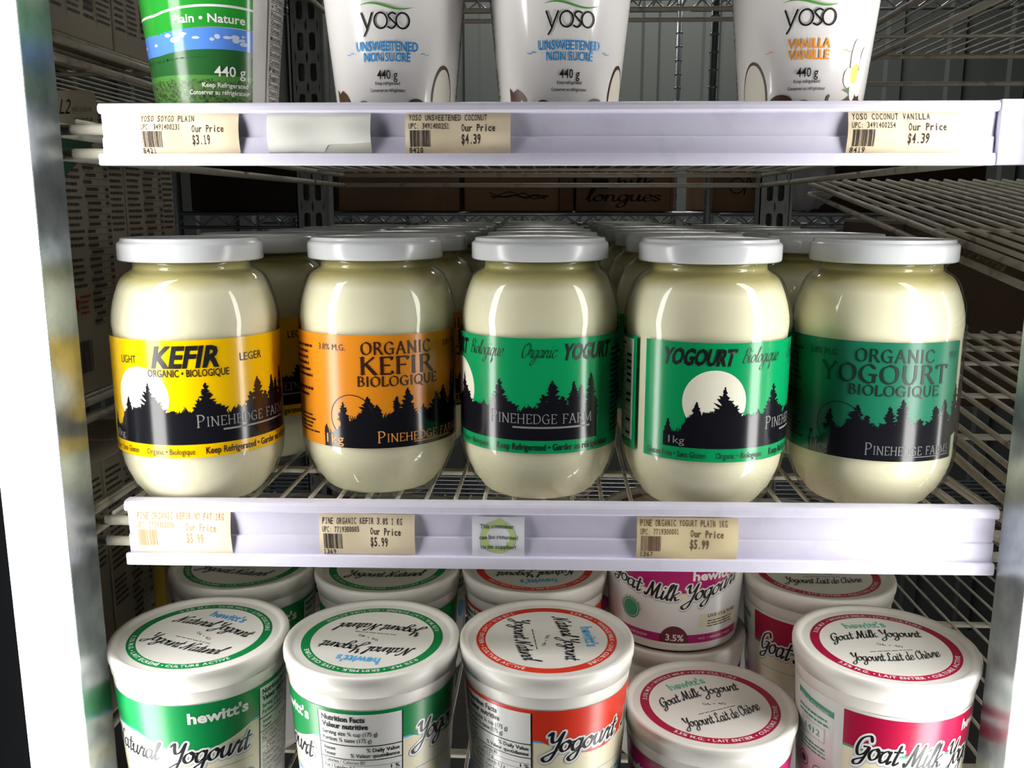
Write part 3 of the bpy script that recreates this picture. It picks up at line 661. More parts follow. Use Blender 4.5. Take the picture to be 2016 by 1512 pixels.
ART_R = lid_art(TBLU, 'Natural Yogourt', 'Yogourt Naturel', '3.2% M.F. • WHOLE MILK • LIVE CULTURE', '3.2% M.G. • LAIT ENTIER • CULTURE ACTIVE')
ART_G = lid_art(MINT, 'Goat Milk Yogourt', 'Yogourt Lait de Chèvre', '3.5% M.F. • WHOLE MILK • LIVE CULTURE', '3.5% M.G. • LAIT ENTIER • CULTURE ACTIVE')
RR = .0495
rd = lambda a: math.radians(a) * RR
def script(s, t, a0, a1, z, h, sh=.3, wd=.24, lvl=4, xf=None):
    for m, q, l, dy in ((LGRY, wd + .34, lvl, -.0006), (PURE, wd + .26, lvl + 1, 0), (BLACK, wd, lvl + 2, 0)):
        s.strokes(t, SCR, rd(a0), rd(a1), z + dy, h, m, q, .12 if m is BLACK else None, sh, l, xf)
def natural_wrap(t, h, rf, band):
    s = Sheet(); zt = h - .0212; zb = .006
    s.grid(rd(-180), rd(180), zb, zt, PURE, 96, 8)
    s.grid(rd(-180), rd(180), h - .075, h - .040, CREAM, 96, 2, 1)
    s.grid(rd(-180), rd(180), h - .0425, h - .0405, TBLU, 96, 1, 2); s.grid(rd(-180), rd(180), h - .0412, zt, band, 96, 2, 3)
    for c in (0, 150):     # scalloped band dips under the words on the front and back
        s.poly([(rd(c - 42), h - .040)] + [(rd(c - 42 + 84 * k / 16), h - .0410 - .011 * math.sin(pi * k / 16)) for k in range(17)] + [(rd(c + 42), h - .040)], band, 3)
        s.textc("hewitt's", rd(c + (17 if c == 0 else 55)), rd(40), h - .0333, .0066, PURE, bold=.035, lvl=5)
        if c == 0: script(s, 'Natural', c - 74, c - 26, h - .0580, .0064); script(s, 'Yogourt', c - 19, c + 36, h - .0590, .0071)
        else: script(s, 'Yogourt', c - 39, c + 16, h - .0480, .0069); script(s, 'Naturel', c + 26, c + 76, h - .0470, .0066)
        s.text('SKIM MILK', rd(c + 8), rd(c + 34), h - .074, .0028, TBLU, .01, lvl=4); s.grid(rd(c - 40), rd(c + 40), h - .0655, h - .0652, TBLU, 20, 1, 4)
        s.ell(rd(c + 36), h - .080, .006, .0075, TBLU, 4)
    a0, a1 = 46, 103
    s.grid(rd(a0), rd(a1), .012, h - .0235, PURE, 18, 3, 4)
    for x in (a0, a1): s.grid(rd(x - .4), rd(x + .4), .012, h - .0235, BLACK, 1, 3, 5)
    y = h - .0285; L = rd(a0 + 2.5)
    for tx, wd, hh, bo in (('Nutrition Facts', 30, .0033, .03), ('Valeur nutritive', 32, .0033, .03), ('Serving size ¾ cup (175 g)', 38, .0026, .01), ('Portion ¾ tasse (175 g)', 34, .0026, .01)):
        s.text(tx, L, L + rd(wd), y, hh, BLACK, bo, lvl=6); y -= .0046 if hh > .003 else .0041
    s.grid(rd(a0), rd(a1), y + .0015, y + .0021, BLACK, 12, 1, 6); y -= .0022
    for l, r in (('Amount', '% Daily Value'), ('Teneur', '% Valeur quotidienne')):
        s.text(l, L, L + rd(9), y, .0023, BLACK, .01, lvl=6); wd = 22 if 'D' in r else 33; s.text(r, rd(a1 - 2 - wd), rd(a1 - 2), y, .0024, BLACK, .015, lvl=6); y -= .0036
    s.grid(rd(a0), rd(a1), y + .0018, y + .0023, BLACK, 12, 1, 6); y -= .0010
    for tx, wd, pc, ind in (('Calories / Calories 80', 29, '', 0), ('Fat / Lipides 0.5 g', 25, '1 %', 0), ('Saturated / saturés 0.2 g', 31, '1 %', 4), ('+ Trans / trans 0 g', 24, '', 4), ('Cholesterol / Cholestérol 5 mg', 38, '', 0), ('Sodium / Sodium 115 mg', 32, '5 %', 0), ('Carbohydrate / Glucides 12 g', 37, '4 %', 0), ('Protein / Protéines 8 g', 30, '', 0), ('Calcium / Calcium', 24, '25 %', 0)):
        s.text(tx, L + rd(ind), L + rd(ind + wd), y, .0023, BLACK, .0, lvl=6)
        if pc: s.text(pc, rd(a1 - 8), rd(a1 - 2), y, .0023, BLACK, .01, lvl=6)
        s.grid(rd(a0 + 1), rd(a1 - 1), y - .0009, y - .0007, GREY, 10, 1, 6); y -= .0037
    s.build('printed_wrap', on_cone(RR, lambda z: rf(z) + .0003), t)
def goat_wrap(t, h, rf, band, short):
    s = Sheet(); zt = h - .0212; zb = .004
    s.grid(rd(-180), rd(180), zb, zt, PURE, 96, 8)
    for c in (0, 180):
        if short:
            P = lambda a, z: (rd(c + a), z)
            arcv = lambda a: .058 - .013 * math.cos(math.radians(a * 1.25))
            s.tri([q for k in range(31) for q in (P(-64 + 128 * k / 30, arcv(-64 + 128 * k / 30) - .0055), P(-64 + 128 * k / 30, arcv(-64 + 128 * k / 30)))], [(2 * k, 2 * k + 2, 2 * k + 3, 2 * k + 1) for k in range(30)], CREAM, 2)
            s.tri([q for k in range(31) for q in (P(-64 + 128 * k / 30, arcv(-64 + 128 * k / 30) - .0002), P(-64 + 128 * k / 30, zt))], [(2 * k, 2 * k + 2, 2 * k + 3, 2 * k + 1) for k in range(30)], band, 3)
            s.text("hewitt's", rd(c + 14), rd(c + 54), .0548, .0066, PURE, .035, lvl=6)
            cv = lambda x, y: (x, y + .0125 * ((x - rd(c)) / rd(60)) ** 2)
            script(s, 'Goat Milk Yogourt', c - 58, c + 56, .0392, .0064, xf=cv)
            s.ring(rd(c - 38), .0275, .0068, .0078, SEAL, 3, 40); s.ell(rd(c - 38), .0275, .0062, .0064, SEAL, 3); s.arc("100% GOAT'S MILK", rd(c - 38), .0275, .0080, .0014, SEAL, 90, lvl=4, span=190)
            s.rect(rd(c + 22), rd(c + 62), .0185, .0285, CREAM, 2); s.text('LIVE CULTURE', rd(c + 29), rd(c + 60), .0258, .0022, GREY, .02, lvl=4); s.lines(rd(c + 29), rd(c + 58), .0185, .0245, 3, GREY, 3, lvl=4)
            s.grid(rd(c - 66), rd(c + 66), .0068, .0132, band, 30, 1, 3); s.ell(rd(c + 1), .0068, .0108, .0130, MAR, 5, 24, 0, 180)
            s.text('3.5%', rd(c - 6), rd(c + 9), .0085, .0048, PURE, .02, lvl=7); s.text('MATIÈRE GRASSE', rd(c - 58), rd(c - 22), .0092, .0016, PURE, 0, lvl=5); s.text('M.F. • WHOLE MILK', rd(c + 22), rd(c + 56), .0092, .0016, PURE, 0, lvl=5)
        else:
            s.grid(rd(c - 29), rd(c + 85), h - .0450, zt - .0018, band, 30, 3, 3)
            s.grid(rd(c - 29), rd(c + 85), h - .075, h - .045, CREAM, 30, 2, 2); s.grid(rd(c - 29), rd(c + 85), h - .0465, h - .0450, SEAL, 30, 1, 4)
            s.text("hewitt's", rd(c + 52), rd(c + 84), h - .034, .0068, PURE, .035, lvl=6)
            cv = lambda x, y: (x, y - .006 * ((x - rd(c - 20)) / rd(90)))
            script(s, 'Goat Milk Yogourt', c - 22, c + 84, h - .0500, .0082, xf=cv)
            s.grid(rd(c - 20), rd(c + 80), h - .0625, h - .0622, SEAL, 20, 1, 4)
            # green column beside the band
            s.poly([(rd(c - 71), h - .026), (rd(c - 36), h - .029), (rd(c - 36), h - .033), (rd(c - 71), h - .030)], SEAL, 3); s.text('Now Organic', rd(c - 67), rd(c - 40), h - .0304, .0021, PURE, .0, lvl=5, xf=lambda x, y: (x, y - .085 * (x - rd(c - 67))))
            s.lines(rd(c - 70), rd(c - 38), h - .041, h - .0345, 2, SEAL, 2, rag=.1, lvl=3)
            for q in ((h - .053, h - .0525), (h - .0435, h - .043)): s.rect(rd(c - 66), rd(c - 43), *q, LGRY, 3)
            for q in (-66, -43): s.rect(rd(c + q - .3), rd(c + q + .3), h - .053, h - .043, LGRY, 3)
            s.text('1412', rd(c - 62), rd(c - 47), h - .0500, .0038, SEAL, .0, lvl=4)
            s.lines(rd(c - 69), rd(c - 40), h - .063, h - .0555, 3, SEAL, 6, rag=.1, lvl=3)
            for q, zz in ((-64, h - .072), (-48, h - .075)): s.ring(rd(c + q), zz, .0042, .0048, GREY, 3, 24); s.ell(rd(c + q), zz, .0025, .0025, GREY, 3, 16)
    s.build('printed_wrap', on_cone(RR, lambda z: rf(z) + .0003), t)
TG = 'yogurt tubs on the bottom shelf'
ZB = -.22
def tub(label, loc, rz, h, ringm, art, lidrot, wrap, nm='yogurt_tub'):
    t = thing(nm, label, 'tub', loc, math.radians(rz), TG); rf = tub_body(t, h); tub_lid(t, h, ringm, art, lidrot - rz); wrap(t, h, rf); return t
NG = lambda t, h, rf: natural_wrap(t, h, rf, TGRN)
NR = lambda t, h, rf: natural_wrap(t, h, rf, TRED)
GT = lambda t, h, rf: goat_wrap(t, h, rf, TCRM, False)
GS = lambda t, h, rf: goat_wrap(t, h, rf, TPNK, True)
tub('front yogurt tub with a green-ringed lid, leftmost at the bottom', (-.2205, .0240, ZB), 14, HT, TGRN, ART_N, -20, NG)
tub('front green-ringed yogurt tub whose lid lettering is upside down, nutrition table facing out', (-.1116, .0240, ZB), -73, HT, TGRN, ART_N, 172, NG)
tub('front yogurt tub with a red-ringed lid and red wrap', (-.0035, .0298, ZB), -112, HT, TRED, ART_R, -82, NR)
tub('low front goat yogurt tub with a crimson-ringed lid, second from the right', (.1003, .0368, ZB), -100, HS, TCRM, ART_G, 25, GS)
tub('front goat yogurt tub with a crimson-ringed lid, rightmost at the bottom', (.2040, .0312, ZB), -13, HT, TCRM, ART_G, 8, GT)
b1 = tub('green-ringed tub behind the leftmost front tub, under the price rail', (-.2320, .1400, ZB), 25, HT, TGRN, ART_N, -12, NG)
b2 = tub('green-ringed tub behind the tub with the upside-down lid', (-.1228, .1400, ZB), 120, HT, TGRN, ART_N, 2, NG)
b3 = tub('red-ringed tub behind the red front tub', (-.0138, .1450, ZB), -125, HT, TRED, ART_R, 188, NR)
b5 = tub('tall goat yogurt tub behind the rightmost front tub', (.1945, .1440, ZB), -40, HT, TCRM, ART_G, 3, GT)
lo = tub('goat yogurt tub at the bottom of the stack of two', (.0905, .1490, ZB), 60, HS, TCRM, ART_G, 40, GS)
up = tub('magenta goat yogurt tub standing on top of another tub', (.0905, .1490, ZB + HS), -7, HS, TCRM, ART_G, 0, GS)
for src, x, y, c in ((b1, -.234, .256, 'leftmost green'), (b2, -.1245, .256, 'upside-down-lid green'), (b3, -.0150, .261, 'red'), (b5, .198, .260, 'tall goat')):
    dup(src, (x, y, ZB), .6, f'third tub back in the row of the {c} tub, glimpsed through shelf wires', TG)
dup(lo, (.0915, .265, ZB), 2.0, 'goat yogurt tub third back behind the stack of two', TG)

# ---------------------------------------------------------------- tapered cups on the top shelf
ZC = .2262
crf = lambda z: .0350 + .100 * (z - (.245 - ZC))
CR = .037
ca = lambda a: math.radians(a) * CR
def cup_body(t, lidm):
    pr = [(0, .003), (crf(0) - .002, .003), (crf(0) - .0012, 0), (crf(0), .001), (crf(.108), .108), (crf(.108) + .0018, .109), (crf(.108) + .0018, .1115), (crf(.108) - .001, .1118)]
    obj('cup', lathe(pr), CUPW, t)
    r = crf(.108) + .0028
    obj('lid', lathe([(r - .001, .1085), (r, .109), (r, .1155), (r - .001, .1165), (r - .003, .1165), (r - .004, .1145), (0, .1145)]), lidm, t)
cz = lambda z: z - ZC
def coconut(s, c0, brown_left=True):
    # white half with a dark rind, whole brown one beside it
    z0 = .001
    if brown_left:
        s.poly([(ca(c0 - 60), z0), (ca(c0 - 60), .017), (ca(c0 - 56), .0145), (ca(c0 - 50), .0160), (ca(c0 - 44), .0135), (ca(c0 - 40), .010), (ca(c0 - 44), z0)], COCB, 2)
        s.poly([(ca(c0 - 52), z0), (ca(c0 - 51), .0085), (ca(c0 - 45), .0100), (ca(c0 - 38), .006), (ca(c0 - 33), z0)], COCF, 3)
    for m, k, l in ((COCB, 1.0, 2), (COCF, .90, 3)):
        s.ell(ca(c0 + 55), .010 - .001, .0088 * k, .0205 * k, m, l)
    s.ell(ca(c0 - 24), .0065, .0042, .0032, COCB, 3); s.ell(ca(c0 + 26), .0065, .006, .0042, COCB, 3)
def yoso(t, blue):
    s = Sheet()
    m = SWB if blue else VANO
    s.strokes_x = 0
    sw = [(-.0148 + .030 * k / 24, cz(.2836) + .0015 * math.sin(2 * pi * k / 24 * .95 + .2)) for k in range(25)]
    s.tri([(x, y + .0006 * math.sin(pi * i / 24)) for i, (x, y) in enumerate(sw)] + [(x, y - .0006 * math.sin(pi * i / 24)) for i, (x, y) in enumerate(sw)], [(25 + i, 26 + i, i + 1, i) for i in range(24)], SWG, 2)
    # thin rounded lettering
    h = .0078; y = cz(.2724); wd = .0009
    o = lambda cx: [(cx + .0034 * math.cos(2 * pi * k / 28), y + h / 2 + h / 2 * math.sin(2 * pi * k / 28)) for k in range(29)]
    for P in ([(-.0128, y + h), (-.0100, y)], [(-.0068, y + h), (-.0102, y - .0010), (-.0118, y - .0036)], o(-.0024), o(.0090), cr([(.0054, y + h * .92), (.0035, y + h), (.0017, y + h * .8), (.0035, y + h * .52), (.0053, y + h * .25), (.0034, y), (.0013, y + h * .1)])):
        s.ribbon(P, wd, GREY if False else BLACK, 3)
    if blue: s.textc('UNSWEETENED', 0, .0350, cz(.2612), .0046, m, bold=.018, lvl=3); s.textc('NON SUCRÉ', 0, .0262, cz(.2558), .0044, m, bold=.018, lvl=3)
    else: s.textc('VANILLA', 0, .0222, cz(.2612), .0046, m, bold=.02, lvl=3); s.textc('VANILLE', 0, .0215, cz(.2556), .0046, m, bold=.02, lvl=3)
    for sg in (-1, 1): s.ribbon(cr([(sg * .0190, cz(.2600)), (sg * .0208, cz(.2606)), (sg * .0222, cz(.2596)), (sg * .0240, cz(.2602))]), .0004, m if blue else VANO, 3)
    s.textc('440 g', 0, .0115, cz(.2468), .0046, BLACK, bold=.008, lvl=3)
    s.textc('Keep refrigerated', 0, .0142, cz(.2438), .0017, BLACK, bold=.01, lvl=3); s.textc('Conserver au réfrigérateur', 0, .0208, cz(.2402), .0017, BLACK, bold=.01, lvl=3)
    if blue: coconut(s, 0)
    else:
        for m2, k, l in ((COCB, 1.0, 2), (COCF, .92, 3)): s.ell(ca(-50), .010, .0095 * k, .0205 * k, m2, l)
        s.ell(ca(-22), .0075, .0070, .0045, COCB, 3); s.ell(ca(-2), .0065, .0045, .0025, COCB, 3)
        for cx, cyy, rx, ry in ((44, .030, .0036, .0105), (55, .027, .0034, .010), (38, .0205, .0034, .005), (52, .0185, .0036, .007), (45, .0150, .0028, .006)): s.ell(ca(cx), cyy, rx, ry, PETAL, 3)
        s.ell(ca(44), .0225, .0027, .0050, VANY, 4); s.ell(ca(46), .0255, .0018, .0025, VANY, 4)
        s.poly([(ca(22), .001), (ca(24), .0068), (ca(36), .0095), (ca(48), .0142), (ca(56), .012), (ca(60), .006), (ca(58), .001)], COCB, 2)
        for q in (32, 42, 52): s.ell(ca(q), .0055, .0042, .0024, COCF, 4)
        s.ribbon(cr([(ca(20), .0110), (ca(19), .0085), (ca(23), .006)]), .0015, COCB, 3)
        s.poly([(ca(32), .0145), (ca(42), .0125), (ca(40), .0155)], ink('leaf', '5d7a4a'), 3)
    s.lines(ca(84), ca(116), .004, .098, 34, GREY, 5, rag=.15); s.facts(ca(-116), ca(-84), .004, .098, 24, GREY, 7)
    s.build('printed_wrap', on_cone(CR, lambda z: crf(z) + .0002), t)
def soy(t):
    s = Sheet(); a0, a1 = -118, 34; Z = cz
    def band(z0, z1, m, lvl, curve=.0035):
        n = 30; c = -34
        f = lambda a, z: z + curve * (math.cos(math.radians((a - 6) * 1.5)) if abs(a - 6) < 90 else 0) if False else z + curve * (1 - ((a - 10) / 60.0) ** 2 if abs(a - 10) < 60 else 0)
        s.tri([q for k in range(n + 1) for q in ((ca(a0 + (a1 - a0) * k / n), f(a0 + (a1 - a0) * k / n, z0)), (ca(a0 + (a1 - a0) * k / n), f(a0 + (a1 - a0) * k / n, z1)))], [(2 * k, 2 * k + 2, 2 * k + 3, 2 * k + 1) for k in range(n)], m, lvl)
    band(Z(.2700), Z(.2890), BANDG, 2, .0045); band(Z(.2800), Z(.2812), PURE, 3, .0045); band(Z(.2890), Z(.3300), PURE, 2, .0045); band(Z(.2885), Z(.2935), BANDG, 3, .0045)
    band(Z(.2590), Z(.2710), SKYB, 2, .0030); band(Z(.2560), Z(.2600), FIELD, 3, .0030); band(Z(.2475), Z(.2580), FIELD, 3, .001); band(Z(.2440), Z(.2495), FIELD2, 4, .0); band(.0012, Z(.2462), GRASS, 5, .0)
    rnd = random.Random(2)
    for k in range(16): s.ell(ca(rnd.uniform(-80, 30)), Z(rnd.uniform(.2655, .2705)), rnd.uniform(.0008, .003), rnd.uniform(.0006, .0013), CLOUD, 4, 12)
    for k in range(70): s.ell(ca(a0 + (a1 - a0) * rnd.random()), Z(.2462 + rnd.uniform(-.0004, .0010)), rnd.uniform(.0004, .0011), rnd.uniform(.0004, .0012), GRASS, 6, 8)
    s.text('Plain • Nature', ca(-32), ca(27), Z(.2748), .0042, PURE, .02, lvl=5, xf=lambda x, y: (x, y + .0018 * (1 - ((x - ca(8)) / ca(55)) ** 2)))
    s.text('440 g', ca(0), ca(27), Z(.2490), .0052, PURE, .012, lvl=8); s.text('Keep Refrigerated', ca(-11), ca(29), Z(.2432), .0024, PURE, .015, lvl=8); s.text('Conserver au réfrigérateur', ca(-23), ca(31), Z(.2394), .0024, PURE, .015, lvl=8)
    s.rect(ca(50), ca(51), .001, .1, GREY, 3)
    y = .066
    for wdt in ('Saturated', '+ Trans', 'Polyunsat', 'Omega-6', 'Omega-3', 'Monounsat', 'Cholesterol', 'Sodium', 'Carbohyd', 'Fibre', 'Sugars', 'Protein', 'Vitamin A', 'Vitamin D', 'Calcium'):
        s.text(wdt, ca(54), ca(74), y, .0026, BLACK, .01, lvl=4); s.rect(ca(53), ca(95), y - .0009, y - .0006, BLACK, 4); y -= .0042
    s.build('printed_wrap', on_cone(CR, lambda z: crf(z) + .0002), t)
CG = 'tapered cups on the top shelf'
for lab, loc, rz, art in (('tapered cup with a green field and blue sky picture, leftmost on the top shelf', (-.1990, .0500), 18, soy),
                          ('white cup with blue lettering, left one of the two', (-.0936, .0500), 2, lambda t: yoso(t, True)),
                          ('white cup with blue lettering, right one of the two', (.0008, .0500), 9, lambda t: yoso(t, True)),
                          ('white cup with orange lettering and a vanilla flower, rightmost on the top shelf', (.1379, .0500), -9, lambda t: yoso(t, False))):
    t = thing('yogurt_cup', lab, 'cup', (*loc, ZC), math.radians(rz), CG); cup_body(t, mat('cup_lid_plastic', 'dfe6dc', .3)); art(t)

# ---------------------------------------------------------------- slotted uprights behind the shelves
def upright(x0, x1, y, label):
    t = thing('slotted_upright', label, 'upright', ((x0 + x1) / 2, y, 0)); W = x1 - x0; p = .0388
    bm = bmesh.new()
    def flat(a, b, z0, z1): bm.faces.new([bm.verts.new(q) for q in ((a, 0, z0), (b, 0, z0), (b, 0, z1), (a, 0, z1))])
    z = .3733 - p * 40; c0, c1 = -W / 2 + .006, W / 2 - .006
    while z < 1.2:
        for sx in (-1, 1):
            xa, xb = (c0, 0) if sx < 0 else (0, c1); cx = (xa + xb) / 2; N = 20; outer = []; inner = []
            hw, hh = (xb - xa) / 2, p / 2
            for k in range(N):
                a = 2 * pi * k / N; ux, uz = math.cos(a), math.sin(a); k2 = min(hw / max(abs(ux), 1e-6), hh / max(abs(uz), 1e-6))
                outer.append(bm.verts.new((cx + ux * k2, 0, z + hh + uz * k2)))
                r = .0042; iz = max(-1, min(1, uz * 2.2)); inner.append(bm.verts.new((cx + r * ux, 0, z + hh + (.0116 - r) * (1 if uz > 1e-6 else -1 if uz < -1e-6 else 0) + r * uz)))
            for k in range(N): bm.faces.new((outer[k], outer[(k + 1) % N], inner[(k + 1) % N], inner[k]))
        z += p
    flat(-W / 2, c0, -1.2, 1.2); flat(c1, W / 2, -1.2, 1.2)
    obj('slotted_face', bm, UPRM, t, False)
    bm = bmesh.new(); box(bm, -W / 2, -W / 2 + .002, 0, .03, -1.2, 1.2); box(bm, W / 2 - .002, W / 2, 0, .03, -1.2, 1.2); box(bm, -W / 2, W / 2, .028, .03, -1.2, 1.2)
    obj('channel', bm, UPRM, t, False)
    bm = bmesh.new(); box(bm, W / 2 - .0015, W / 2 + .0015, -.002, .0, -1.2, 1.2); obj('folded_edge', bm, UPRM, t, False)
upright(-.353, -.309, .75, 'grey slotted steel upright at the back left of the shelves')
upright(.269, .310, .75, 'grey slotted steel upright at the back right of the shelves')

# ---------------------------------------------------------------- storage rack and cartons at the back of the cooler
def rack(label, x0, x1, y0, y1, zs, posts=True, nodes=.048):
    t = thing('wire_rack', label, 'rack', ((x0 + x1) / 2, y0, -1.2))
    O = Vector(t.location)
    def P(name, bm, m=CHROME):
        for v in bm.verts: v.co -= O
        obj(name, bm, m, t)
    for z in zs:
        for y in (y0, y1):
            bm = bmesh.new(); tube(bm, [(x0, y, z), (x1, y, z)], .003, 8); tube(bm, [(x0, y, z - .024), (x1, y, z - .024)], .003, 8)
            pts = []; x = x0; k = 0
            while x <= x1: pts.append((x, y, z - .003 if k % 2 else z - .021)); x += nodes / 2; k += 1
            for a, b in zip(pts, pts[1:]): tube(bm, [a, b], .0018, 6, False)
            P('truss_edge', bm)
        bm = bmesh.new(); n = int((y1 - y0) / .03)
        for i in range(1, n): tube(bm, [(x0, y0 + (y1 - y0) * i / n, z + .002), (x1, y0 + (y1 - y0) * i / n, z + .002)], .0022, 6, False)
        P('wire_deck', bm)
    for x in ((x0, x1) if posts else (x1,)):
        for y in (y0, y1):
            bm = bmesh.new(); tube(bm, [(x, y, -1.2), (x, y, 1.0)], .0065, 12); z = -1.19
            while z < 1.0: tube(bm, [(x, y, z), (x, y, z + .003)], .0078, 12); z += .0285
            P('post', bm)
    return t
rack('chrome wire rack behind the jars with a zigzag truss edge', -.68, .262, 1.13, 1.60, (.167, -.45, .62))
rack('chrome wire rack farther right with a zigzag truss edge', .285, 1.25, 1.13, 1.60, (.167, -.45, .62), False)
def carton_box(label, x0, x1, z0, z1, y0=1.14, y1=1.5, art=None, m=CARD, bottom=None):
    t = thing('cardboard_box', label, 'box', ((x0 + x1) / 2, y0, z0), 0, 'cardboard boxes on the back rack')
    W, H, Dp = x1 - x0, z1 - z0, y1 - y0
    bm = bmesh.new(); box(bm, -W / 2, W / 2, 0, Dp, 0, H, .003); obj('body', bm, m, t, False)
    bm = bmesh.new(); box(bm, -W / 2 + .002, W / 2 - .002, Dp * .46, Dp * .54, H, H + .0006); obj('tape', bm, CARDTAPE, t, False)
    if art:
        s = Sheet(); art(s, W, H); s.build('marker_writing', lambda u, v, l: (u - W / 2, -.0004 - l, v), t, .05)
ZR = .1716
def w1(s, W, H):
    rn = random.Random(1)
    for k in range(3): s.ribbon(cr([(W * (.25 + .1 * k + rn.uniform(-.02, .02)), .028 + rn.uniform(-.006, .006)) for k in range(6)]), .002, MARKER, 1)
    s.rect(W * .86, W * .875, 0, .09, CARDTAPE, 1)
def w2(s, W, H):
    s.rect(W * .16, W * .33, .040, .056, MARKER, 1)
    s.strokes('hilk', SCR, W * .40, W * .78, .042, .012, MARKER, .22, .1, .2, 1); s.strokes('longues', SCR, W * .10, W * .86, .018, .011, MARKER, .22, .1, .25, 1)
    s.rect(W * .96, W * .967, 0, .09, CARDTAPE, 1)
def w3(s, W, H): s.ring(W * .38, .045, .012, .014, MARKER, 1, 20); s.ribbon(cr([(W * .5, .03), (W * .56, .06), (W * .64, .04), (W * .72, .058)]), .0025, MARKER, 1)
DKB = mat('dark_brown_board', '33271f', .8)
carton_box('dark brown box on the back rack, left of the slotted upright', -.655, -.415, ZR, .30, m=DKB)
carton_box('plain brown box on the back rack just right of the left upright', -.388, -.172, ZR, .305)
carton_box('brown box on the back rack behind the middle jars with faint scribbles', -.163, .030, ZR, .295, art=w1)
carton_box('brown box on the back rack with two lines of black handwriting', .034, .205, ZR, .30, art=w2)
carton_box('brown box on the back rack right of the bright chrome post', .275, .385, ZR, .30, art=w3, y0=1.16)
carton_box('dark box on the back rack at the right, behind the plastic bag', .46, .78, ZR, .352, y0=1.24, m=mat('olive_brown_board', '4a3b2a', .8))
# translucent grey bag
bm = bmesh.new(); bmesh.ops.create_icosphere(bm, subdivisions=4, radius=1)
rn = random.Random(5)
from mathutils import noise as mnoise
for v in bm.verts:
    k = 1 + .22 * mnoise.noise(v.co * 2.2) + .10 * mnoise.noise(v.co * 6)
    v.co = Vector((v.co.x * .050 * k, v.co.y * .030 * k, max(-.72, v.co.z) * .062 * k))
zb = min(v.co.z for v in bm.verts)
for v in bm.verts: v.co.z -= zb
o = obj('plastic_bag', bm, mat('cloudy_plastic', 'c6c6ca', .3)); o.location = (.440, 1.185, ZR); tag(o, 'crumpled grey plastic bag on the back rack beside the right upright', 'bag')
# things on the upper back rack
t = thing('storage_crate', 'black crate glimpsed between the two blue-lettered cups', 'crate', (-.125, 1.15, .40))
bm = bmesh.new(); box(bm, -.06, .06, 0, .2, 0, .045, .002); obj('body', bm, DARKM, t, False)
bm = bmesh.new(); box(bm, -.063, .063, -.003, .203, .043, .048, .001); obj('rim', bm, DARKM, t, False)
t.location = (-.125, 1.14, .6245)
# ---------------------------------------------------------------- cartons of the neighbouring bay on the left
KRAFT = mat('off_white_carton_board', 'b4ab97', .55)
def carton(label, x1, y0, y1, z, h, art, wd=.095, front=None, gable=False):
    t = thing('drink_carton', label, 'carton', (x1, (y0 + y1) / 2, z), 0, 'drink cartons in the bay on the left')
    L = y1 - y0; bm = bmesh.new(); box(bm, -wd, 0, -L / 2, L / 2, 0, h, .0012); obj('body', bm, KRAFT, t, False)
    s = Sheet(); art(s, L, h); s.build('side_print', lambda u, v, l: (.0004 + l, u - L / 2, v), t, .06)
    bm = bmesh.new(); box(bm, -wd * .8, -wd * .2, L * .1, L * .35, h, h + .002); obj('folded_flap', bm, KRAFT, t, False)
    if front:
        s = Sheet(); s.rect(.004, wd - .004, .1 * h, .9 * h, front, 1); s.textc('SOY', wd / 2, wd * .6, .6 * h, .018, PURE, bold=.04); s.build('front_print', lambda u, v, l: (u - wd, -L / 2 - .0004 - l, v), t, .06)
PR = mat('ink_carton_text', '463f36', .6)
def facts_art(seed, leaf=False, yellow=False):
    def art(s, L, h):
        s.lines(.03 * L, .30 * L, .55 * h, .97 * h, 17, PR, seed, rag=.25, lvl=1)
        s.facts(.34 * L, .72 * L, .25 * h, .93 * h, 26, PR, seed + 1, 1); s.text('Nutrition', .34 * L, .6 * L, .95 * h, .022 * h, PR, .02, lvl=1)
        s.lines(.75 * L, .97 * L, .6 * h, .96 * h, 15, PR, seed + 2, rag=.2, lvl=1)
        s.bars(.06 * L, .26 * L, .08 * h, .2 * h, PR, seed)
        s.lines(.03 * L, .28 * L, .40 * h, .52 * h, 5, PR, seed + 6, rag=.3, lvl=1)
        R = mat('ink_carton_red', 'a83232', .5)
        if leaf:
            s.lines(.14 * L, .30 * L, .30 * h, .38 * h, 4, R, seed + 3, lvl=1); cx, cy = .08 * L, .34 * h
            s.poly([(cx + math.cos(pi / 2 + 2 * pi * k / 10) * (.006 if k % 2 == 0 else .0028), cy + math.sin(pi / 2 + 2 * pi * k / 10) * (.008 if k % 2 == 0 else .0035)) for k in range(10)], R, 1)
        if yellow: s.rect(.74 * L, .98 * L, .2 * h, .55 * h, mat('ink_carton_yellow', 'c9a32c', .5), 1)
    return art
def upper_art(seed):
    def art(s, L, h):
        for i, (a, b, n) in enumerate(((.03, .22, 34), (.27, .47, 40), (.52, .70, 34), (.74, .97, 40))): s.lines(a * L, b * L, .09 * h, .95 * h, n, PR, seed + i, rag=.35, lvl=1)
        s.rect(.245 * L, .25 * L, .06 * h, .95 * h, PR, 1); s.rect(.72 * L, .725 * L, .06 * h, .95 * h, PR, 1); s.bars(.53 * L, .69 * L, .12 * h, .26 * h, PR, seed, 2)
    return art
zz = .0362
carton('drink carton left of the yellow jar lid, nearest the post, side full of nutrition text', -.362, .066, .163, zz, .205, facts_art(1, True))
carton('drink carton left of the yellow jar lid with a red maple leaf on its side', -.362, .165, .266, zz, .205, facts_art(11, True))
carton('narrow drink carton farther back behind the yellow jar lid', -.362, .268, .366, zz, .205, facts_art(21))
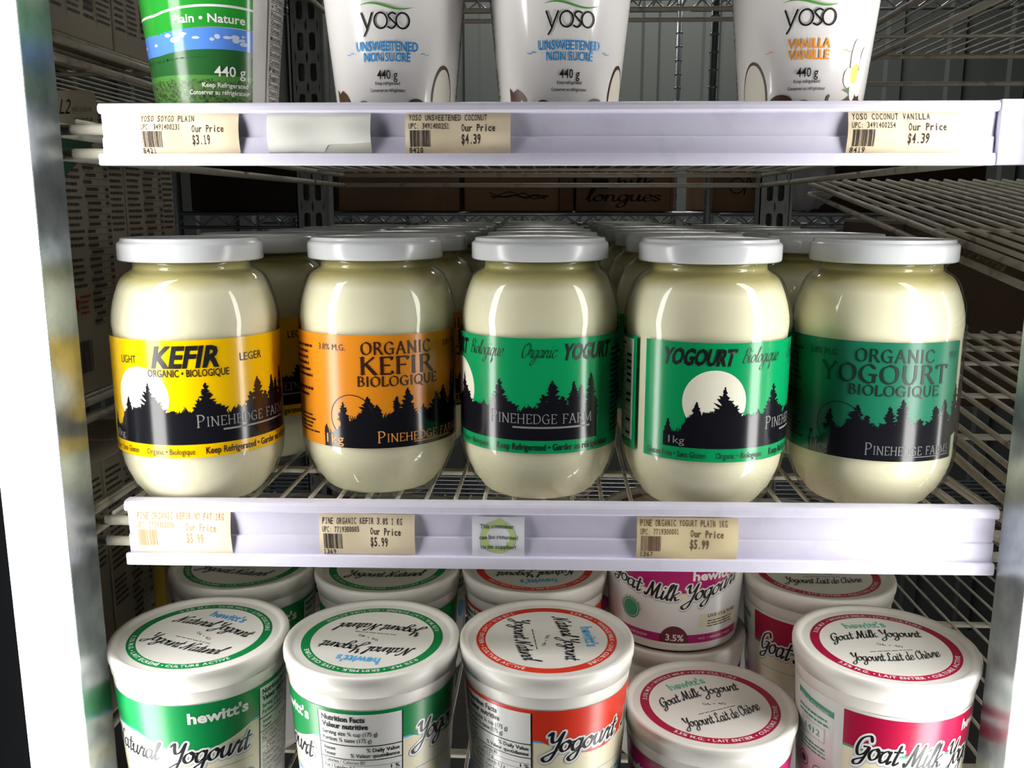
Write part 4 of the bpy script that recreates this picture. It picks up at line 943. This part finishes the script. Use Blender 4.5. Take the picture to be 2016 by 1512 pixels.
for y0, lb in ((.075, 'upper-row drink carton at top left, nearest the galvanised post'), (.172, 'upper-row drink carton at top left, second from the post'), (.270, 'upper-row drink carton at top left, third from the post')):
    carton(lb, -.362, y0, y0 + .095, .3032, .205, upper_art(int(y0 * 1000)))
for i, (y0, lb, ye) in enumerate(((.075, 'lower drink carton at bottom left, nearest the galvanised post', False), (.172, 'lower drink carton at bottom left with nutrition table, beside the green tub', True), (.270, 'lower drink carton at bottom left, third from the post', True))):
    carton(lb, -.352, y0, y0 + .095, -.2202, .205, facts_art(40 + i * 7, yellow=ye))
PUR = mat('ink_purple', '7a2f8f', .5)
def pur(s, L, h): s.rect(.04 * L, .52 * L, .1 * h, .92 * h, PUR, 1); s.lines(.58 * L, .94 * L, .3 * h, .8 * h, 5, mat('ink_carton_red', 'a83232', .5), 3, lvl=1)
carton('low white carton with a purple panel beside the base of the yellow jar', -.462, .150, .262, zz, .075, pur)
# shelf card
t = thing('shelf_card', 'rounded cream card with L2 lettering and a green point, left of the upper rail', 'card', (-.3795, .160, .1976))
s = Sheet(); W, H = .052, .062
pts = [(0, .03), (W, .03), (W, H - .006)] + [(W - .006 + .006 * math.cos(a * pi / 12), H - .006 + .006 * math.sin(a * pi / 12)) for a in range(0, 7)] + [(0, H)]
bm = bmesh.new(); vs = [bm.verts.new((x, 0, z)) for x, z in pts]; f = bm.faces.new(vs); r = bmesh.ops.extrude_face_region(bm, geom=[f])
for v in [q for q in r['geom'] if isinstance(q, bmesh.types.BMVert)]: v.co.y += .0012
bmesh.ops.recalc_face_normals(bm, faces=bm.faces); obj('board', bm, mat('cream_board', 'b7ad96', .7), t, False)
s.text('L2', .0250, .0325, .046, .010, BLACK, 0, .25, 1); s.text('PRÊT-À-SERVIR', .0345, .049, .0475, .003, GREY, 0, lvl=1); s.text('SHAKE IT UP', .036, .049, .0405, .0025, BLACK, .02, lvl=1)
s.rect(0, W, .030, .034, TCRM, 1); s.build('print', lambda u, v, l: (u, -.0003 - l, v), t, .05)
bm = bmesh.new(); vs = [bm.verts.new((x, y, z)) for y in (0, .0012) for x, z in ((0, .031), (W, .031), (W - .018, .012), (W - .030, .0), (W - .040, .012), (0, .016))]
bm.faces.new(vs[:6]); bm.faces.new(vs[6:][::-1])
for i in range(6): bm.faces.new((vs[i], vs[(i + 1) % 6], vs[6 + (i + 1) % 6], vs[6 + i]))
bmesh.ops.recalc_face_normals(bm, faces=bm.faces)
obj('pointed_tail', bm, mat('dark_green_board', '2c5a41', .6), t, False)
# big brown bag-like box in the right bay, below the sloping shelf
t = thing('cardboard_box', 'large dark brown box in the bay on the right, behind the dark green jar', 'box', (.86, .80, -.10))
bm = bmesh.new(); box(bm, -.38, .38, 0, .28, 0, .262, .006); obj('body', bm, mat('dark_kraft_board', '54402f', .8, noise=(9, '463527', .4, .7), bump=(14, .5)), t, False)
bm = bmesh.new(); box(bm, -.378, .378, .13, .15, .262, .2626); obj('tape', bm, CARDTAPE, t, False)

# grime caught between the bars of the sloping shelf
sh = next(o for o in bpy.data.objects if o.get('label', '').startswith('sloping white wire shelf right of the dark green jar lid'))
bm = bmesh.new(); rn = random.Random(8)
for k in range(16):
    y = .20 + .011 * k * rn.uniform(.8, 1.1); v0 = len(bm.verts)
    q = bmesh.ops.create_icosphere(bm, subdivisions=2, radius=1)['verts']; a, b, c = rn.uniform(.0015, .003), rn.uniform(.004, .009), rn.uniform(.0012, .003)
    for v in q:
        kk = 1 + .6 * mnoise.noise(v.co * 3 + Vector((k, 0, 0))); v.co = Vector((.33 + v.co.x * a * kk, y + v.co.y * b * kk, .126 * y - .0125 + rn.uniform(-.0008, .0008) + v.co.z * c * kk))
o = obj('dust_clump', bm, mat('grey_brown_dust', '6b5e4c', .95), sh)
